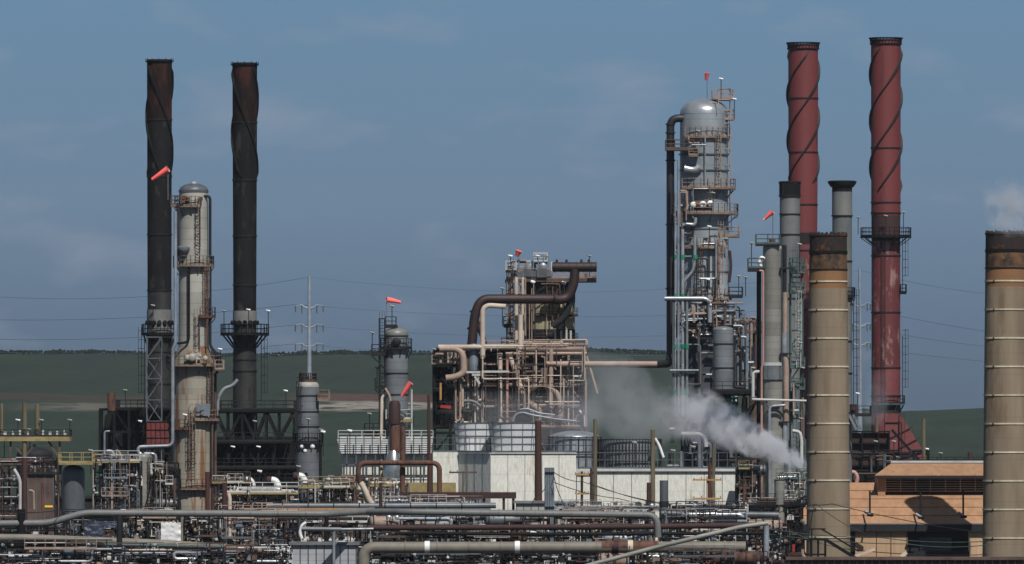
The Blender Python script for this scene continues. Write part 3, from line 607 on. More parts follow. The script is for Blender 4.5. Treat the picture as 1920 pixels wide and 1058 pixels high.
# ======================= fired heater under the black stacks =======================
FD = 1056
fh = thing('fired_heater', 'long blackened heater structure with trussed deck under the two black stacks', 'furnace', (X(370, FD), FD, 0))
m = MB()
for (xa, xb, ya, yb, yo) in ((200, 326, 770, 1040, 2), (402, 552, 820, 1040, 1)): m.b2((X(xa, FD), FD+yo, 0), (X(xb, FD), FD+14, Z(ya, FD)))
m.build('firebox_casing', 'black', fh)
m = MB(); wedge(m, pp([(186, 905), (198, 780), (214, 767), (232, 767), (240, 905)], FD), FD-2, FD+4); wedge(m, pp([(240, 830), (252, 775), (318, 772), (318, 905), (238, 905)], FD), FD-1.3, FD+3); m.build('hopper', 'sootsteel', fh)
box_platform(fh, X(220, FD), X(322, FD), FD-4, FD+6, Z(767, FD), 'black', 'dark', name='deck'); box_platform(fh, X(410, FD), X(553, FD), FD-4, FD+8, Z(768, FD), 'black', 'dark', .35, name='deck')
z0, z1 = Z(824, FD), Z(772, FD)
for y in (FD-3.6, FD+1):
    m = MB()
    xs_ = [X(k, FD) for k in (404, 428, 456, 480, 500, 524, 552)]
    for a in (z0, z1): m.beam((xs_[0], y, a), (xs_[-1], y, a), .3, .4)
    for i, a in enumerate(xs_):
        m.beam((a, y, z0), (a, y, z1), .25)
        if i: m.beam((xs_[i-1], y, z1 if i % 2 else z0), (a, y, z0 if i % 2 else z1), .35)
    m.build('truss', 'sootsteel', fh)
m = frame_mb(X(190, FD), X(326, FD), FD-4, FD+2, [0, Z(900, FD), Z(850, FD), Z(810, FD), Z(768, FD)], 5, 1, .28, True, rng); m.build('steel_frame', 'black', fh)
m = frame_mb(X(402, FD), X(600, FD), FD-6, FD+4, [0, Z(930, FD), Z(875, FD), Z(828, FD)], 7, 2, .28, True, rng); m.build('steel_frame', 'black', fh)
for (a, b_, y) in ((404, 572, 828), (404, 598, 876), (404, 596, 905)): box_platform(fh, X(a, FD), X(b_, FD), FD-7, FD-4.5, Z(y, FD), 'black', 'dark', .25, name='walkway')
for i in range(9):
    a = 414+i*19; MB().b2((X(a, FD), FD-5.2, Z(895, FD)), (X(a+11, FD), FD-4, Z(880, FD))).build('burner_box', 'black', fh)
for i in range(14): MB().tube(P(412+i*13.5, 938, FD-6), P(412+i*13.5+rng.uniform(-2, 2), 884+rng.uniform(-4, 12), FD-6), rng.uniform(.07, .16), 6).build('burner_pipe', 'dark', fh)
for i, (a, b_) in enumerate(((437, 838), (485, 838), (478, 790))): flood(a, b_, FD-7.5, b_+8, ['floodlight under the heater truss, left of its pair', 'floodlight under the heater truss, right of its pair', 'floodlight high in the heater truss'][i])
solo(MB().lathe(X(209, 1050), 1050, [(7.5*S(1050), Z(770, 1050)), (7.5*S(1050), Z(737, 1050)), (6.5*S(1050), Z(737, 1050)), (6.5*S(1050), Z(765, 1050))], 24), 'stub_stack', 'rustlight', 'short rusty orange stub stack on top of the black heater hopper', 'stack')
flood(235, 732, 1052, 768, 'floodlight on a tall pole over the left heater deck'); flood(536, 733, 1052, 768, 'floodlight on a tall pole over the right heater deck'); flood(263, 790, 1050, 800, 'bright floodlight on the left heater wall', 1.3)
# lattice stair tower in front of left black stack
TD = 1046
st = thing('lattice_tower', 'grey lattice stair tower in front of the farthest left black stack', 'tower', (X(297, TD), TD, 0))
m = MB(); lv = [0]+[Z(y, TD) for y in (960, 900, 832, 790, 750, 710, 672, 632)]
frame_mb(X(275, TD), X(303, TD), TD, TD+2.2, lv, 1, 1, .13, True, None, m, .09); m.build('lattice_frame', 'galvdark', st)
m = MB(); frame_mb(X(303, TD), X(322, TD), TD+.3, TD+2, lv[3:], 1, 1, .1, False, None, m); m.build('side_frame', 'dark', st)
m = MB()
for i in range(3, len(lv)-1): m.beam((X(277, TD), TD+.6, lv[i]), (X(301, TD), TD+.6, lv[i+1]), .5, .1)
m.build('stair_flight', 'galvdark', st)
m = MB(); m.b2((X(275, TD), TD-.35, Z(836, TD)), (X(318, TD), TD-.1, Z(791, TD)))
m.build('red_panel', 'redgrid', st)
m = MB()
for k in range(6): m.beam((X(275+k*8.6, TD), TD-.42, Z(836, TD)), (X(275+k*8.6, TD), TD-.42, Z(791, TD)), .06)
for k in range(4): m.beam((X(275, TD), TD-.42, Z(836-k*15, TD)), (X(318, TD), TD-.42, Z(836-k*15, TD)), .06)
m.build('panel_bar', 'black', st)

# ======================= generic vertical vessel =======================
def vessel(label, px, D, yt, yb, w, m_='insul', dome=8, cat='vessel', name='pressure_vessel', headm=None, rings=(), tilt=None, base=0):
    s = S(D); x = X(px, D); t = thing(name, label, cat, (x, D, base))
    MB().lathe(x, D, [(w*s, max(base, Z(yb, D))), (w*s, Z(yt+dome, D))], 40).build('shell', m_, t)
    MB().lathe(x, D, [(w*s*1.01, Z(yt+dome+2, D))]+[(w*s*math.cos(math.pi/2*i/8)+.001, Z(yt+dome-dome*math.sin(math.pi/2*i/8), D)) for i in range(9)], 40).build('domed_head', headm or m_, t)
    for y in rings: MB().ring(x, D, Z(y+1, D), Z(y-1, D), w*s-.02, w*s+.08, 40).build('stiffener_ring', 'dark', t)
    MB().cyl(x, D, Z(yt, D)-.05, Z(yt-5, D), .18, 10).build('top_nozzle', 'dark', t)
    return t
v = vessel('grey banded vessel with a tan domed cap, under the left pylon', 577, 1010, 712, 1080, 21, 'insul', 12, headm='cream', rings=(742, 772, 800))
round_platform(v, X(577, 1010), 1010, Z(714, 1010), 9*S(1010), 17*S(1010), dm='brown', rm='brown', h=.9); box_platform(v, X(596, 1010), X(618, 1010), 1008.5, 1011, Z(749, 1010), 'rustdeck', 'rustdeck', h=1.1)
round_platform(v, X(577, 1010), 1010, Z(830, 1010), 21*S(1010), 29*S(1010), dm='dark', rm='dark'); ladder(v, X(558, 1010), 1008.7, Z(830, 1010), Z(714, 1010), -.5, 1, 'dark')
flood(578, 786, 1004, 830, 'floodlight in front of the grey vessel under the left pylon'); flood(603, 806, 1008, 830, 'floodlight right of the grey vessel under the left pylon'); 
for (a, b_, c) in ((566, 838, 5), (586, 838, 6), (572, 846, 5)): MB().ball(P(a, b_, 1006), c*S(1006)*.8).build('white_valve_bonnet', 'white', v)

# column 5 (middle left)
D_ = 990; s_ = S(D_); x = X(743, D_)
v = vessel('grey slender column with a left ladder cage, near the centre left', 743, D_, 615, 1060, 22, 'insul', 10, 'column', 'distillation_column', headm='insul2', rings=(630, 700, 740)); v5 = v
round_platform(v, x, D_, Z(653, D_), 22*s_, 30*s_, 180, 360, dm='dark', rm='dark'); box_platform(v, X(697, D_), X(723, D_), D_-1.5, D_+1, Z(664, D_), 'dark', 'dark', brackets=X(723, D_))
box_platform(v, X(703, D_), X(722, D_), D_-1.5, D_+1, Z(727, D_), 'dark', 'dark', brackets=X(722, D_)); box_platform(v, X(683, D_), X(716, D_), D_-1.5, D_+1.5, Z(812, D_), 'dark', 'black', .6)
box_platform(v, X(724, D_), X(773, D_), D_-3.2, D_-1.4, Z(786, D_), 'ochre', 'offwhite', .35); box_platform(v, X(728, D_), X(775, D_), D_+1.4, D_+2.8, Z(800, D_), 'dark', 'dark')
m = MB(); frame_mb(X(711, D_), X(722, D_), D_-1, D_+.6, [Z(900, D_)]+[Z(y, D_) for y in (860, 820, 780, 740, 700, 660, 630, 598)], 1, 1, .1, False, None, m); m.build('ladder_cage_tower', 'dark', v)
ladder(v, X(717, D_), D_-.8, Z(812, D_), Z(600, D_), 1, 0, 'dark'); box_platform(v, X(722, D_), X(743, D_), D_-.8, D_+.8, Z(612, D_), 'dark', 'dark')
ppipe(v, [(724, 738), (716, 745), (715, 800), (715, 955)], .17, 'tanlight', 986.5, .5); ppipe(v, [(722, 728), (732, 745), (733, 830), (752, 848), (757, 870)], .14, 'tan', 986, .5); ppipe(v, [(772, 730), (772, 860)], .1, 'offwhite', 987)
MB().hcyl(P(743, 641, D_, -1.4), P(743, 641, D_, -1.9), .5, 14).build('manway', 'dark', v)
flood(698, 624, 990, 662, 'floodlight left of the slender centre left column, highest'); flood(707, 690, 990, 726, 'floodlight left of the slender centre left column, second down'); flood(693, 776, 990, 808, 'floodlight left of the slender centre left column, lowest', m_='black')
flood(735, 574, 990, 612, 'dark beacon light at the very top of the slender centre left column')
windsock(725, 562, 990, 612, 1.65, -8, 'red windsock flying level above the slender centre left column', .05)
windsock(770, 718, 984, 786, 1.9, 236, 'red windsock hanging down in front of the slender centre left column', 0)
rp_ = thing('riser_pipe', 'thick rust red riser pipe with a white cone at its foot', 'pipe', P(742, 940, 985))
MB().lathe(X(741, 985), 985, [(9*S(985), Z(850, 985)), (9*S(985), Z(795, 985)), (8*S(985), Z(790, 985))], 24).build('pipe', 'rustlight', rp_)
MB().lathe(X(740, 985), 985, [(11*S(985), Z(795, 985)), (11*S(985), Z(758, 985)), (8*S(985), Z(752, 985)), (.01, Z(751, 985))], 24).build('muffler', 'rustred', rp_)
m = MB(); m.lathe(X(738, 985), 985, [(20*S(985), Z(945, 985)), (20*S(985), Z(885, 985)), (19*S(985), Z(868, 985)), (9*S(985), Z(845, 985))], 28); m.build('cone', 'shiny', rp_)

# ======================= cooling towers and cream walls =======================
ct = thing('cooling_tower', 'cream clad cooling tower with two white flared fan stacks', 'cooling tower', (X(920, 950), 950, 0))
zt = Z(851, 950); a = R(28); c0 = Vector((X(920, 950), 950, 0)); u = Vector((math.cos(a), math.sin(a), 0)); vv = Vector((-math.sin(a), math.cos(a), 0))
m = MB(); q4 = [c0, c0+u*10.8, c0+u*10.8+vv*7.6, c0+vv*7.6]
m.add([(p.x, p.y, z) for z in (0, zt) for p in q4], [(3, 2, 1, 0), (4, 5, 6, 7)]+[(i, (i+1) % 4, 4+(i+1) % 4, 4+i) for i in range(4)]); m.build('casing', 'stucco', ct)
m = MB(); m.b2((X(812, 958), 956.9, 0), (X(912, 958), 970, Z(848, 958))); m.build('rear_casing', 'stucco', ct)
m = MB()
for (p, q) in ((q4[0], q4[1]), (q4[0], q4[3])): m.beam((p.x, p.y, zt+.07), (q.x, q.y, zt+.07), .3, .14)
m.build('parapet', 'offwhite', ct)
r = MB(); zz = Vector((0, 0, zt+.14)); rail_pts(r, [q4[3]+zz, q4[0]+zz, q4[1]+zz], 1.6); rail_pts(r, [(X(812, 958), 957.1, Z(848, 958)), (X(872, 958), 957.1, Z(848, 958))], 1.6); r.build('railing', 'galvdark', ct)
def fan_stack(px, D, wt, wb, yt, yb):
    s = S(D); x = X(px, D); m = MB(); prof = []
    for i in range(9):
        k = i/8; prof.append(((wb+(wt-wb)*k**1.2)*s, Z(yb+(yt-yb)*k, D)))
    m.lathe(x, D, prof+[(p[0]-.12, p[1]) for p in reversed(prof)], 40); f = m.build('fan_stack', 'fan', ct)
    m = MB()
    for k in (0, .3, .55, .78, 1):
        rr = (wb+(wt-wb)*k**1.2)*s; z = Z(yb+(yt-yb)*k, D); m.ring(x, D, z-.045, z+.045, rr-.01, rr+.07, 40)
    for j in range(14):
        an = j*math.pi/7+.1; pr = [(x+(p[0]+.04)*math.cos(an), D+(p[0]+.04)*math.sin(an), p[1]) for p in prof]
        for p, q in zip(pr[:-1], pr[1:]): m.beam(p, q, .06)
    m.build('hoop', 'galvdark', f)
fan_stack(898, 961.2, 47, 42, 793, 848); fan_stack(965, 955.8, 49, 43, 793, 850)
m = MB(); m.b2((X(812, 957), 956.5, Z(930, 958)), (X(855, 957), 956.7, Z(905, 958))); m.build('louvre_panel', 'ochre', ct)
m = MB()
for k in range(1, 5): p = c0+u*k*2.16-vv*.015; m.beam((p.x, p.y, 0), (p.x, p.y, zt), .05)
for k in range(1, 4): p = c0+vv*k*1.9-u*.015; m.beam((p.x, p.y, 0), (p.x, p.y, zt), .05)
m.build('panel_joint', 'galvdark', ct)
# white slatted structure on the left
ct2 = thing('slatted_tower', 'low whitish slatted cooling tower behind the slender centre left column', 'cooling tower', (X(720, 985), 985, 0))
m = MB(); m.b2((X(640, 985), 987, 0), (X(808, 985), 996, Z(840, 985))); m.build('casing', 'stucco', ct2)
m = MB()
for i in range(7):
    y = 824+i*4; m.b2((X(632+i*1.2, 985), 986-.2, Z(y+2.4, 985)), (X(812-i, 985), 987, Z(y, 985)))
m.build('slatted_band', 'white', ct2)
m = MB()
for i in range(12): m.beam(P(636+i*15.5, 850, 985), P(636+i*15.5, 818, 985), .13)
for i in range(9): m.beam(P(650+i*18, 930, 986), P(650+i*18, 850, 986), .16)
m.beam(P(640, 872, 986), P(806, 872, 986), .16); m.beam(P(640, 900, 986), P(806, 900, 986), .16)
m.build('batten', 'galvdark', ct2)
r = MB(); rail_pts(r, [P(634, 822, 986), P(812, 822, 986)], .9); r.build('railing', 'offwhite', ct2)
m = MB(); m.b2((X(760, 984.5), 984.6, Z(928, 985)), (X(806, 984.5), 984.9, Z(905, 985))); m.build('louvre_panel', 'ochre', ct2)
# cream wall on right
cw = thing('pump_house', 'long cream rough walled building with a flat parapet, right of the cooling tower', 'building', (X(1240, 955), 955, 0))
MB().b2((X(1082, 955), 957, 0), (X(1382, 955), 966, Z(880, 955))).build('wall', 'stucco', cw)
m = MB(); m.b2((X(1108, 955), 956.7, Z(884, 955)), (X(1384, 955), 957.3, Z(879, 955))); m.b2((X(1080, 955), 956.7, Z(888, 955)), (X(1108, 955), 957.2, Z(880, 955))); m.build('parapet', 'offwhite', cw)
r = MB(); rail_pts(r, [P(1085, 879, 957.5), P(1380, 879, 957.5)], 1.8, 1.0); r.build('railing', 'galvdark', cw)
m = MB()
for i in range(9): m.b2((X(1120+i*30, 956.6), 956.6, Z(948, 956)), (X(1128+i*30, 956.6), 956.75, Z(940+(i % 3)*2, 956)))
m.build('vent', 'teal', cw)
m = MB()
for k in range(1, 9): m.b2((X(1082+k*34, 956.9), 956.96, 0), (X(1082+k*34, 956.9)+.05, 957, Z(884, 956)))
m.build('panel_joint', 'galvdark', cw)
# caged tank and silver domed tank behind
def caged_tank(label, px, D, w, yt, yb, nb, dome=0, m_='galvdark', bm='dark', hoops=4):
    s = S(D); x = X(px, D); t = thing('storage_tank', label, 'tank', (x, D, 0))
    MB().cyl(x, D, 0, Z(yt+dome, D), w*s, 48, dome=dome*s if dome else 0).build('shell', m_, t)
    m = MB()
    for i in range(nb):
        an = 2*math.pi*i/nb; m.beam((x+(w*s+.25)*math.cos(an), D+(w*s+.25)*math.sin(an), Z(yb, D)), (x+(w*s+.25)*math.cos(an), D+(w*s+.25)*math.sin(an), Z(yt+dome-2, D)), .08)
    for i in range(hoops):
        z = Z(yt+dome+(yb-yt-dome)*i/max(1, hoops-1), D); m.ring(x, D, z-.05, z+.05, w*s+.18, w*s+.3, 40)
    m.build('cage', bm, t); return t
caged_tank('dark tank in a cage of close vertical bars, in front of the steam', 1180, 975, 56, 825, 885, 60, m_='insul')
t = caged_tank('silver domed tank right of the white fan stacks', 1078, 985, 46, 808, 885, 22, 12, 'silver', 'dark', 3)
r = MB(); rail_pts(r, [P(1015, 850, 960), P(1120, 850, 960)], 1.6, 1.5); r.build('railing', 'dark', t)
# ======================= random pipework fill =======================
def fill_pipes(par, x0, x1, z0, z1, y0, y1, n, mats, rg, r=(.07, .2), name='pipe', vert=.5):
    for i in range(n):
        a = Vector((rg.uniform(x0, x1), rg.uniform(y0, y1), rg.uniform(z0, z1))); pts = [a]; d = rg.random() < vert
        for k in range(rg.randint(1, 4)):
            b_ = pts[-1].copy()
            if d: b_.z = min(z1, max(z0, b_.z+rg.choice((-1, 1))*rg.uniform(.25, .8)*(z1-z0)))
            else: b_.x = min(x1, max(x0, b_.x+rg.choice((-1, 1))*rg.uniform(.1, .5)*(x1-x0)))
            if (b_-pts[-1]).length > .4: pts.append(b_)
            d = not d
        if len(pts) < 2: continue
        rr = rg.uniform(*r)
        MB().path(pts, rr, rr*3, 8, seg=4).build(name, rg.choice(mats), par)
def valves(par, n, x0, x1, z0, z1, y, rg, mats=('dark', 'rustred', 'green', 'offwhite')):
    for i in range(n):
        c = Vector((rg.uniform(x0, x1), y+rg.uniform(-.5, .5), rg.uniform(z0, z1))); m = MB(); m.ball(c, rg.uniform(.07, .16), 8, sz=rg.uniform(.7, 1.6)); m.tube(c, c+Vector((0, 0, .5)), .04, 6); m.ring(c.x, c.y, c.z+.48, c.z+.54, .16, .23, 12)
        m.build('valve', rg.choice(mats), par)
def exchanger(par, p, q, r, m_, name='drum', sm='dark'):
    d = MB().hcyl(p, q, r, 18, .45).build(name, m_, par); p = Vector(p); q = Vector(q); u = (q-p).normalized()
    for k in (.12, .88):
        c = p.lerp(q, k); MB().box(c-Vector((0, 0, r*.9)), (.25, r*1.6, r*.8) if abs(u.x) > .5 else (r*1.6, .25, r*.8)).build('saddle', sm, d)
    for k in (.03, .97, .5):
        c = p.lerp(q, k); MB().path([c-u*.06, c+u*.06], r*1.1, n=18).build('flange', sm, d)
    return d

# ======================= central reactor structure =======================
D_ = 1028; s_ = S(D_)
rx = thing('reactor_structure', 'big reactor vessel in stacked steel decks at the centre, dark curved duct in front', 'reactor', (X(1010, D_), D_, 0))
x = X(1032, D_)
MB().lathe(x, D_, [(46*s_, Z(800, D_)), (46*s_, Z(568, D_))], 44).build('reactor_shell', mat('khaki_reactor_shell', (178, 170, 140), (140, 136, 116), scale=.6, rough=.65, seam=2.0, panel=2.0, rust=.25, rustc=(64, 56, 48)), rx)
MB().lathe(x, D_, [(46.5*s_, Z(568, D_)), (47*s_, Z(528, D_)), (.01, Z(524, D_))], 44).build('upper_shell', 'darkwall', rx)
MB().lathe(x, D_, [(47*s_, Z(650, D_)), (46.6*s_, Z(618, D_))], 44).build('lower_band', 'darkwall', rx)
box_platform(rx, X(950, D_), X(1100, D_), D_-3.3, D_+4, Z(523, D_), 'brown', 'tansteel', .4, 1.2, name='top_deck')
box_platform(rx, X(1085, D_), X(1118, D_), D_-2, D_+2, Z(522, D_), 'black', 'tansteel', .5, .5, name='side_deck')
for y in (592, 640): round_platform(rx, x, D_, Z(y, D_), 46*s_, 46*s_+.45, 200, 350, dm='dark', rm='brown', h=.9, brackets=False, thick=.1)
for px_ in (1003, 1030, 1058): MB().beam(P(px_, 640, 1025), P(px_, 535, 1025), .14).build('stiffener', 'dark', rx)
fill_pipes(rx, X(992, D_), X(1074, D_), Z(640, D_), Z(530, D_), D_-3.6, D_-3.1, 16, ['tansteel', 'brown', 'dark', 'rustlight'], rng, (.04, .1), name='conduit')
m = frame_mb(X(950, D_), X(985, D_), D_-4, D_+3, [Z(800, D_)]+[Z(y, D_) for y in (720, 680, 650, 625, 600, 575, 550, 523)], 2, 1, .18, True, rng, diag=.1); m.build('side_tower', 'tansteel', rx)
m = MB(); m.tube(P(968, 660, 1022), P(968, 520, 1022), .22); m.tube(P(980, 660, 1022), P(980, 520, 1022), .16); m.build('post', 'tanlight', rx)
ladder(rx, X(958, 1023), 1023, Z(650, D_), Z(500, D_), 1, 0, 'brown'); box_platform(rx, X(944, D_), X(956, D_), 1022, 1026, Z(612, D_), 'dark', 'dark'); box_platform(rx, X(940, D_), X(958, D_), 1022, 1026, Z(652, D_), 'dark', 'dark')
box_platform(rx, X(948, D_), X(968, D_), 1023, 1027, Z(508, D_), 'dark', 'offwhite'); box_platform(rx, X(1000, D_), X(1026, D_), 1025, 1030, Z(492, D_), 'dark', 'offwhite', name='penthouse_deck')
m = frame_mb(X(1000, D_), X(1028, D_), 1025, 1030, [Z(523, D_), Z(508, D_), Z(492, D_), Z(482, D_)], 3, 1, .12, False); m.build('penthouse_frame', 'galv', rx)
m = MB(); m.hcyl(P(988, 505, 1026), P(1000, 497, 1026), .55, 14); m.hcyl(P(1018, 500, 1025), P(1018, 500, 1027), .5, 14); m.build('top_drum', 'silver', rx)
for (a, b_, r) in ((990, 512, .5), (1005, 514, .4), (1016, 512, .6), (1028, 513, .4), (976, 515, .35), (962, 516, .3)): MB().box(P(a, b_, 1025), (r*2, r*2, r*1.8)).build('equipment_box', 'galvdark', rx)
fill_pipes(rx, X(952, D_), X(1034, D_), Z(522, D_), Z(490, D_), 1024, 1031, 16, ['galv', 'tansteel', 'offwhite', 'dark'], rng, (.05, .14))
fill_pipes(rx, X(948, D_), X(985, D_), Z(660, D_), Z(525, D_), 1023.5, 1026, 16, ['tansteel', 'tan', 'brown', 'offwhite'], rng, (.06, .14), vert=.8)
m = MB()
for (a, b_) in ((996, 528), (1054, 530), (1075, 534)): m.hcyl(P(a, b_, 1023.2), P(a+6, b_+2, 1023.2), .2, 10)
m.build('white_lagging', 'white', rx)
for (a, b_) in ((1041, 632), (1052, 634), (1062, 632), (1070, 634)): MB().tube(P(a, 655, 1023.5), P(a, b_-14, 1023.5), .13).build('post', 'offwhite', rx)
# big maroon ducting
du = thing('overhead_duct', 'large dark maroon duct bending over the reactor structure to a capped drum', 'duct', P(1075, 560, 1022))
exch = MB().hcyl(P(1036, 501, 1021), P(1118, 501, 1021), 9*S(1021), 24, .12).build('header_drum', 'duct', du)
for a in (1040, 1052, 1066, 1080, 1094, 1108, 1117): MB().path([P(a, 501, 1021), P(a+1.6, 501, 1021)], 10*S(1021), n=24).build('flange', 'redblack', exch)
for a in (1044, 1062, 1090, 1104): MB().box(P(a, 490, 1021), (.3, .3, .4)).build('lifting_lug', 'redblack', exch)
MB().path([P(1078, 505, 1021), P(1076, 535, 1021), P(1063, 562, 1021), P(1020, 561, 1020), P(902, 561, 1019), P(890, 590, 1019), P(884, 655, 1019)], 9*S(1020), 2.2, 24, seg=9).build('duct_run', 'duct', du)
MB().path([P(893, 600, 1019.2), P(908, 640, 1019.2), P(909, 655, 1019.2)], 5*S(1020), 1, 16).build('branch', 'duct', du)
for (a, b_, c, d) in ((890, 588, 891, 584), (1040, 561, 1044, 561), (950, 561, 953, 561), (885, 620, 886, 616)): MB().path([P(a, b_, 1019.6), P(c, d, 1019.6)], 10*S(1020), n=24).build('flange', 'redblack', du)
MB().path([P(1070, 560, 1021.6), P(1060, 596, 1021.6), P(1035, 612, 1021.6)], 6.5*S(1020), 1.5, 20).build('branch', 'darkwall', du)
windsock(973, 470, 1024, 523, .75, 250, 'small red windsock drooping over the reactor top deck', 0, r0=.42)
flood(957, 480, 1024, 508, 'floodlight over the left corner of the reactor top deck'); flood(1008, 480, 1026, 492, 'floodlight on the reactor penthouse, left of two'); flood(1024, 480, 1026, 492, 'floodlight on the reactor penthouse, right of two'); flood(1105, 480, 1024, 520, 'floodlight above the end of the maroon header drum'); flood(942, 541, 1022, 612, 'floodlight left of the reactor side tower')

# lower tan frame with exchangers
FD = 1012
tf = thing('pipe_structure', 'dusty tan steel structure crowded with bent pipes below the reactor', 'pipe structure', (X(1000, FD), FD, 0))
m = frame_mb(X(905, FD), X(1098, FD), FD-4, FD+9, [0]+[Z(y, FD) for y in (870, 800, 762, 722, 683, 656)], 6, 2, .26, True, rng, diag=.12); m.build('steel_frame', 'tansteel', tf)
for (a, b_, y) in ((905, 1098, 656), (905, 1098, 722), (930, 1098, 762), (940, 1100, 800)): box_platform(tf, X(a, FD), X(b_, FD), FD-4.5, FD+2, Z(y, FD), 'brown', 'tansteel', .2, name='deck')
fill_pipes(tf, X(905, FD), X(1095, FD), Z(800, FD), Z(660, FD), FD-4.2, FD+5, 98, ['tan', 'tansteel', 'brown', 'rustred', 'dark', 'tansteel', 'galvdark', 'brown', 'rustlight'], rng, (.05, .2))
fill_pipes(tf, X(905, FD), X(1095, FD), Z(800, FD), Z(650, FD), FD-6.2, FD-5.2, 40, ['tansteel', 'brown', 'tanlight', 'dark'], rng, (.03, .08), name='conduit')
MB().b2((X(1034, FD), FD+3, Z(790, FD)), (X(1096, FD), FD+4, Z(690, FD))).build('rear_panel', 'insul', tf)
MB().b2((X(908, FD), FD+6, 0), (X(1092, FD), FD+8.6, Z(672, FD))).build('rear_casing', 'brown', tf)  # added backing; its brown fills the gaps between the pipes with dark
fill_pipes(tf, X(905, FD), X(1095, FD), Z(800, FD), Z(660, FD), FD+1, FD+5.5, 90, ['brown', 'dark', 'tansteel', 'rustred', 'galvdark'], rng, (.08, .3), name='process_line')
fill_pipes(tf, X(955, FD), X(1100, FD), Z(668, FD), Z(638, FD), FD-4.4, FD, 60, ['tansteel', 'brown', 'tanlight', 'tan'], rng, (.04, .1), name='header_pipe')
pip = [([(1022, 683), (1232, 683)], .36, 'tan'), ([(1020, 690), (1020, 720), (990, 728), (986, 755), (1010, 765), (1012, 785)], .38, 'tan'), ([(1020, 690), (1022, 728), (1045, 735), (1052, 760), (1050, 790)], .34, 'tan'), ([(985, 740), (985, 790)], .4, 'tansteel'),
       ([(1033, 655), (1033, 770)], .28, 'tan'), ([(938, 662), (938, 800)], .26, 'tanlight'), ([(951, 662), (951, 800)], .16, 'pink'), ([(955, 664), (990, 765)], .3, 'tanlight'), ([(1100, 668), (1120, 738)], .14, 'tan'), ([(1097, 655), (1097, 800)], .14, 'tan'),
       ([(822, 651), (980, 651)], .3, 'tanlight'), ([(824, 654), (868, 654), (870, 700), (852, 708), (836, 709)], .4, 'tan'), ([(905, 672), (905, 572), (948, 575)], .3, 'tanlight'), ([(976, 660), (976, 590)], .3, 'tanlight'), ([(948, 663), (1100, 663)], .2, 'tan'),
       ([(870, 752), (888, 752), (905, 765)], .22, 'galvdark'), ([(1075, 706), (1092, 706), (1092, 695)], .12, 'offwhite'), ([(1086, 770), (1096, 780), (1097, 800)], .14, 'white')]
for pts, r, mm in pip: MB().path([P(a, b_, FD-4.6+(k % 3)*.5) for k, (a, b_) in enumerate(pts)] if False else [P(a, b_, FD-5) for a, b_ in pts], r, r*3.5, 14, seg=6).build('large_pipe', mm, tf)
for (a, b_, w_, h_) in ((985, 775, 8, 40), (1010, 775, 9, 36), (1048, 776, 9, 34), (1080, 776, 9, 34)):
    m = MB(); s_ = S(FD); m.lathe(X(a, FD-3), FD-3, [(.01, Z(b_+h_/2, FD)), (w_*s_, Z(b_+h_/2-5, FD)), (w_*s_, Z(b_-h_/6, FD)), (w_*.3*s_, Z(b_-h_/2, FD)), (.01, Z(b_-h_/2, FD))], 20); m.build('cone_drum', 'tan', tf)
MB().lathe(X(888, 1008), 1008, [(10*S(1008), Z(695, 1008)), (10*S(1008), Z(652, 1008)), (6*S(1008), Z(645, 1008))], 24).build('silver_drum', 'galv', tf)
MB().hcyl(P(925, 668, 1012), P(950, 668, 1012), .95, 20).build('rust_drum', 'rustlight', tf)
m = MB()
for (a, b_, c, d) in ((874, 698, 905, 698), (885, 703, 905, 703), (890, 706, 900, 720), (905, 697, 955, 697)): m.beam(P(a, b_, 1006.5), P(c, d, 1006.5), .25)
m.build('white_beam', 'offwhite', tf)
# black tarpaulined hose reel with silver hoses
m = MB(); m.path([P(962, 790, 1003), P(966, 777, 1003), P(980, 773, 1003), P(995, 778, 1003), P(1040, 786, 1003), P(1080, 790, 1003)], .14, 1, 10); m.path([P(975, 768, 1003), P(990, 766, 1003), P(1010, 775, 1003), P(1040, 778, 1003)], .1, 1, 8); m.build('hose', 'galv', tf)
MB().hcyl(P(972, 783, 1004), P(990, 783, 1004), .9, 16).build('black_drum', 'black', tf)
valves(tf, 24, X(915, FD), X(1095, FD), Z(795, FD), Z(665, FD), FD-4.4, rng, ('dark', 'rustlight', 'galv', 'tan'))
# darker left wing
df = thing('pipe_structure', 'blackened steel pipe structure left of the tan one, above the left fan stack', 'pipe structure', (X(858, FD), FD, 0))
m = frame_mb(X(814, FD), X(904, FD), FD-3, FD+8, [0]+[Z(y, FD) for y in (850, 812, 772, 730, 686)], 3, 2, .28, True, rng, diag=.2); m.build('steel_frame', 'black', df)
for (a, b_, y) in ((810, 850, 684), (814, 904, 730), (818, 904, 772)): box_platform(df, X(a, FD), X(b_, FD), FD-4, FD+1, Z(y, FD), 'black', 'dark' if y > 690 else 'tansteel', .3, name='deck')
fill_pipes(df, X(814, FD), X(904, FD), Z(800, FD), Z(655, FD), FD-3.4, FD+5, 80, ['black', 'dark', 'dark', 'tansteel', 'galvdark'], rng, (.1, .28))
m = MB(); m.b2((X(862, FD), FD+3, 0), (X(905, FD), FD+6, Z(735, FD))); m.build('dark_casing', 'dark', df)
fill_pipes(df, X(850, FD), X(906, FD), Z(800, FD), Z(655, FD), FD-4.6, FD-3, 44, ['tansteel', 'tan', 'galvdark', 'brown', 'tanlight'], rng, (.05, .16), name='conduit')
m = MB(); m.beam(P(826, 762, 1007), P(846, 764, 1007), .5, .35); m.build('red_beam', 'red', df)
m = MB(); m.tube(P(826, 718, 1007), P(826, 750, 1007), .14); m.build('yellow_pipe', 'yellow', df)
for i in range(7): ppipe(df, [(826+i*7, 657), (826+i*7, 684)], .16, 'tanlight' if i % 2 else 'tan', 1010)
flood(814, 655, 1008, 684, 'floodlight at the left corner of the blackened pipe structure')

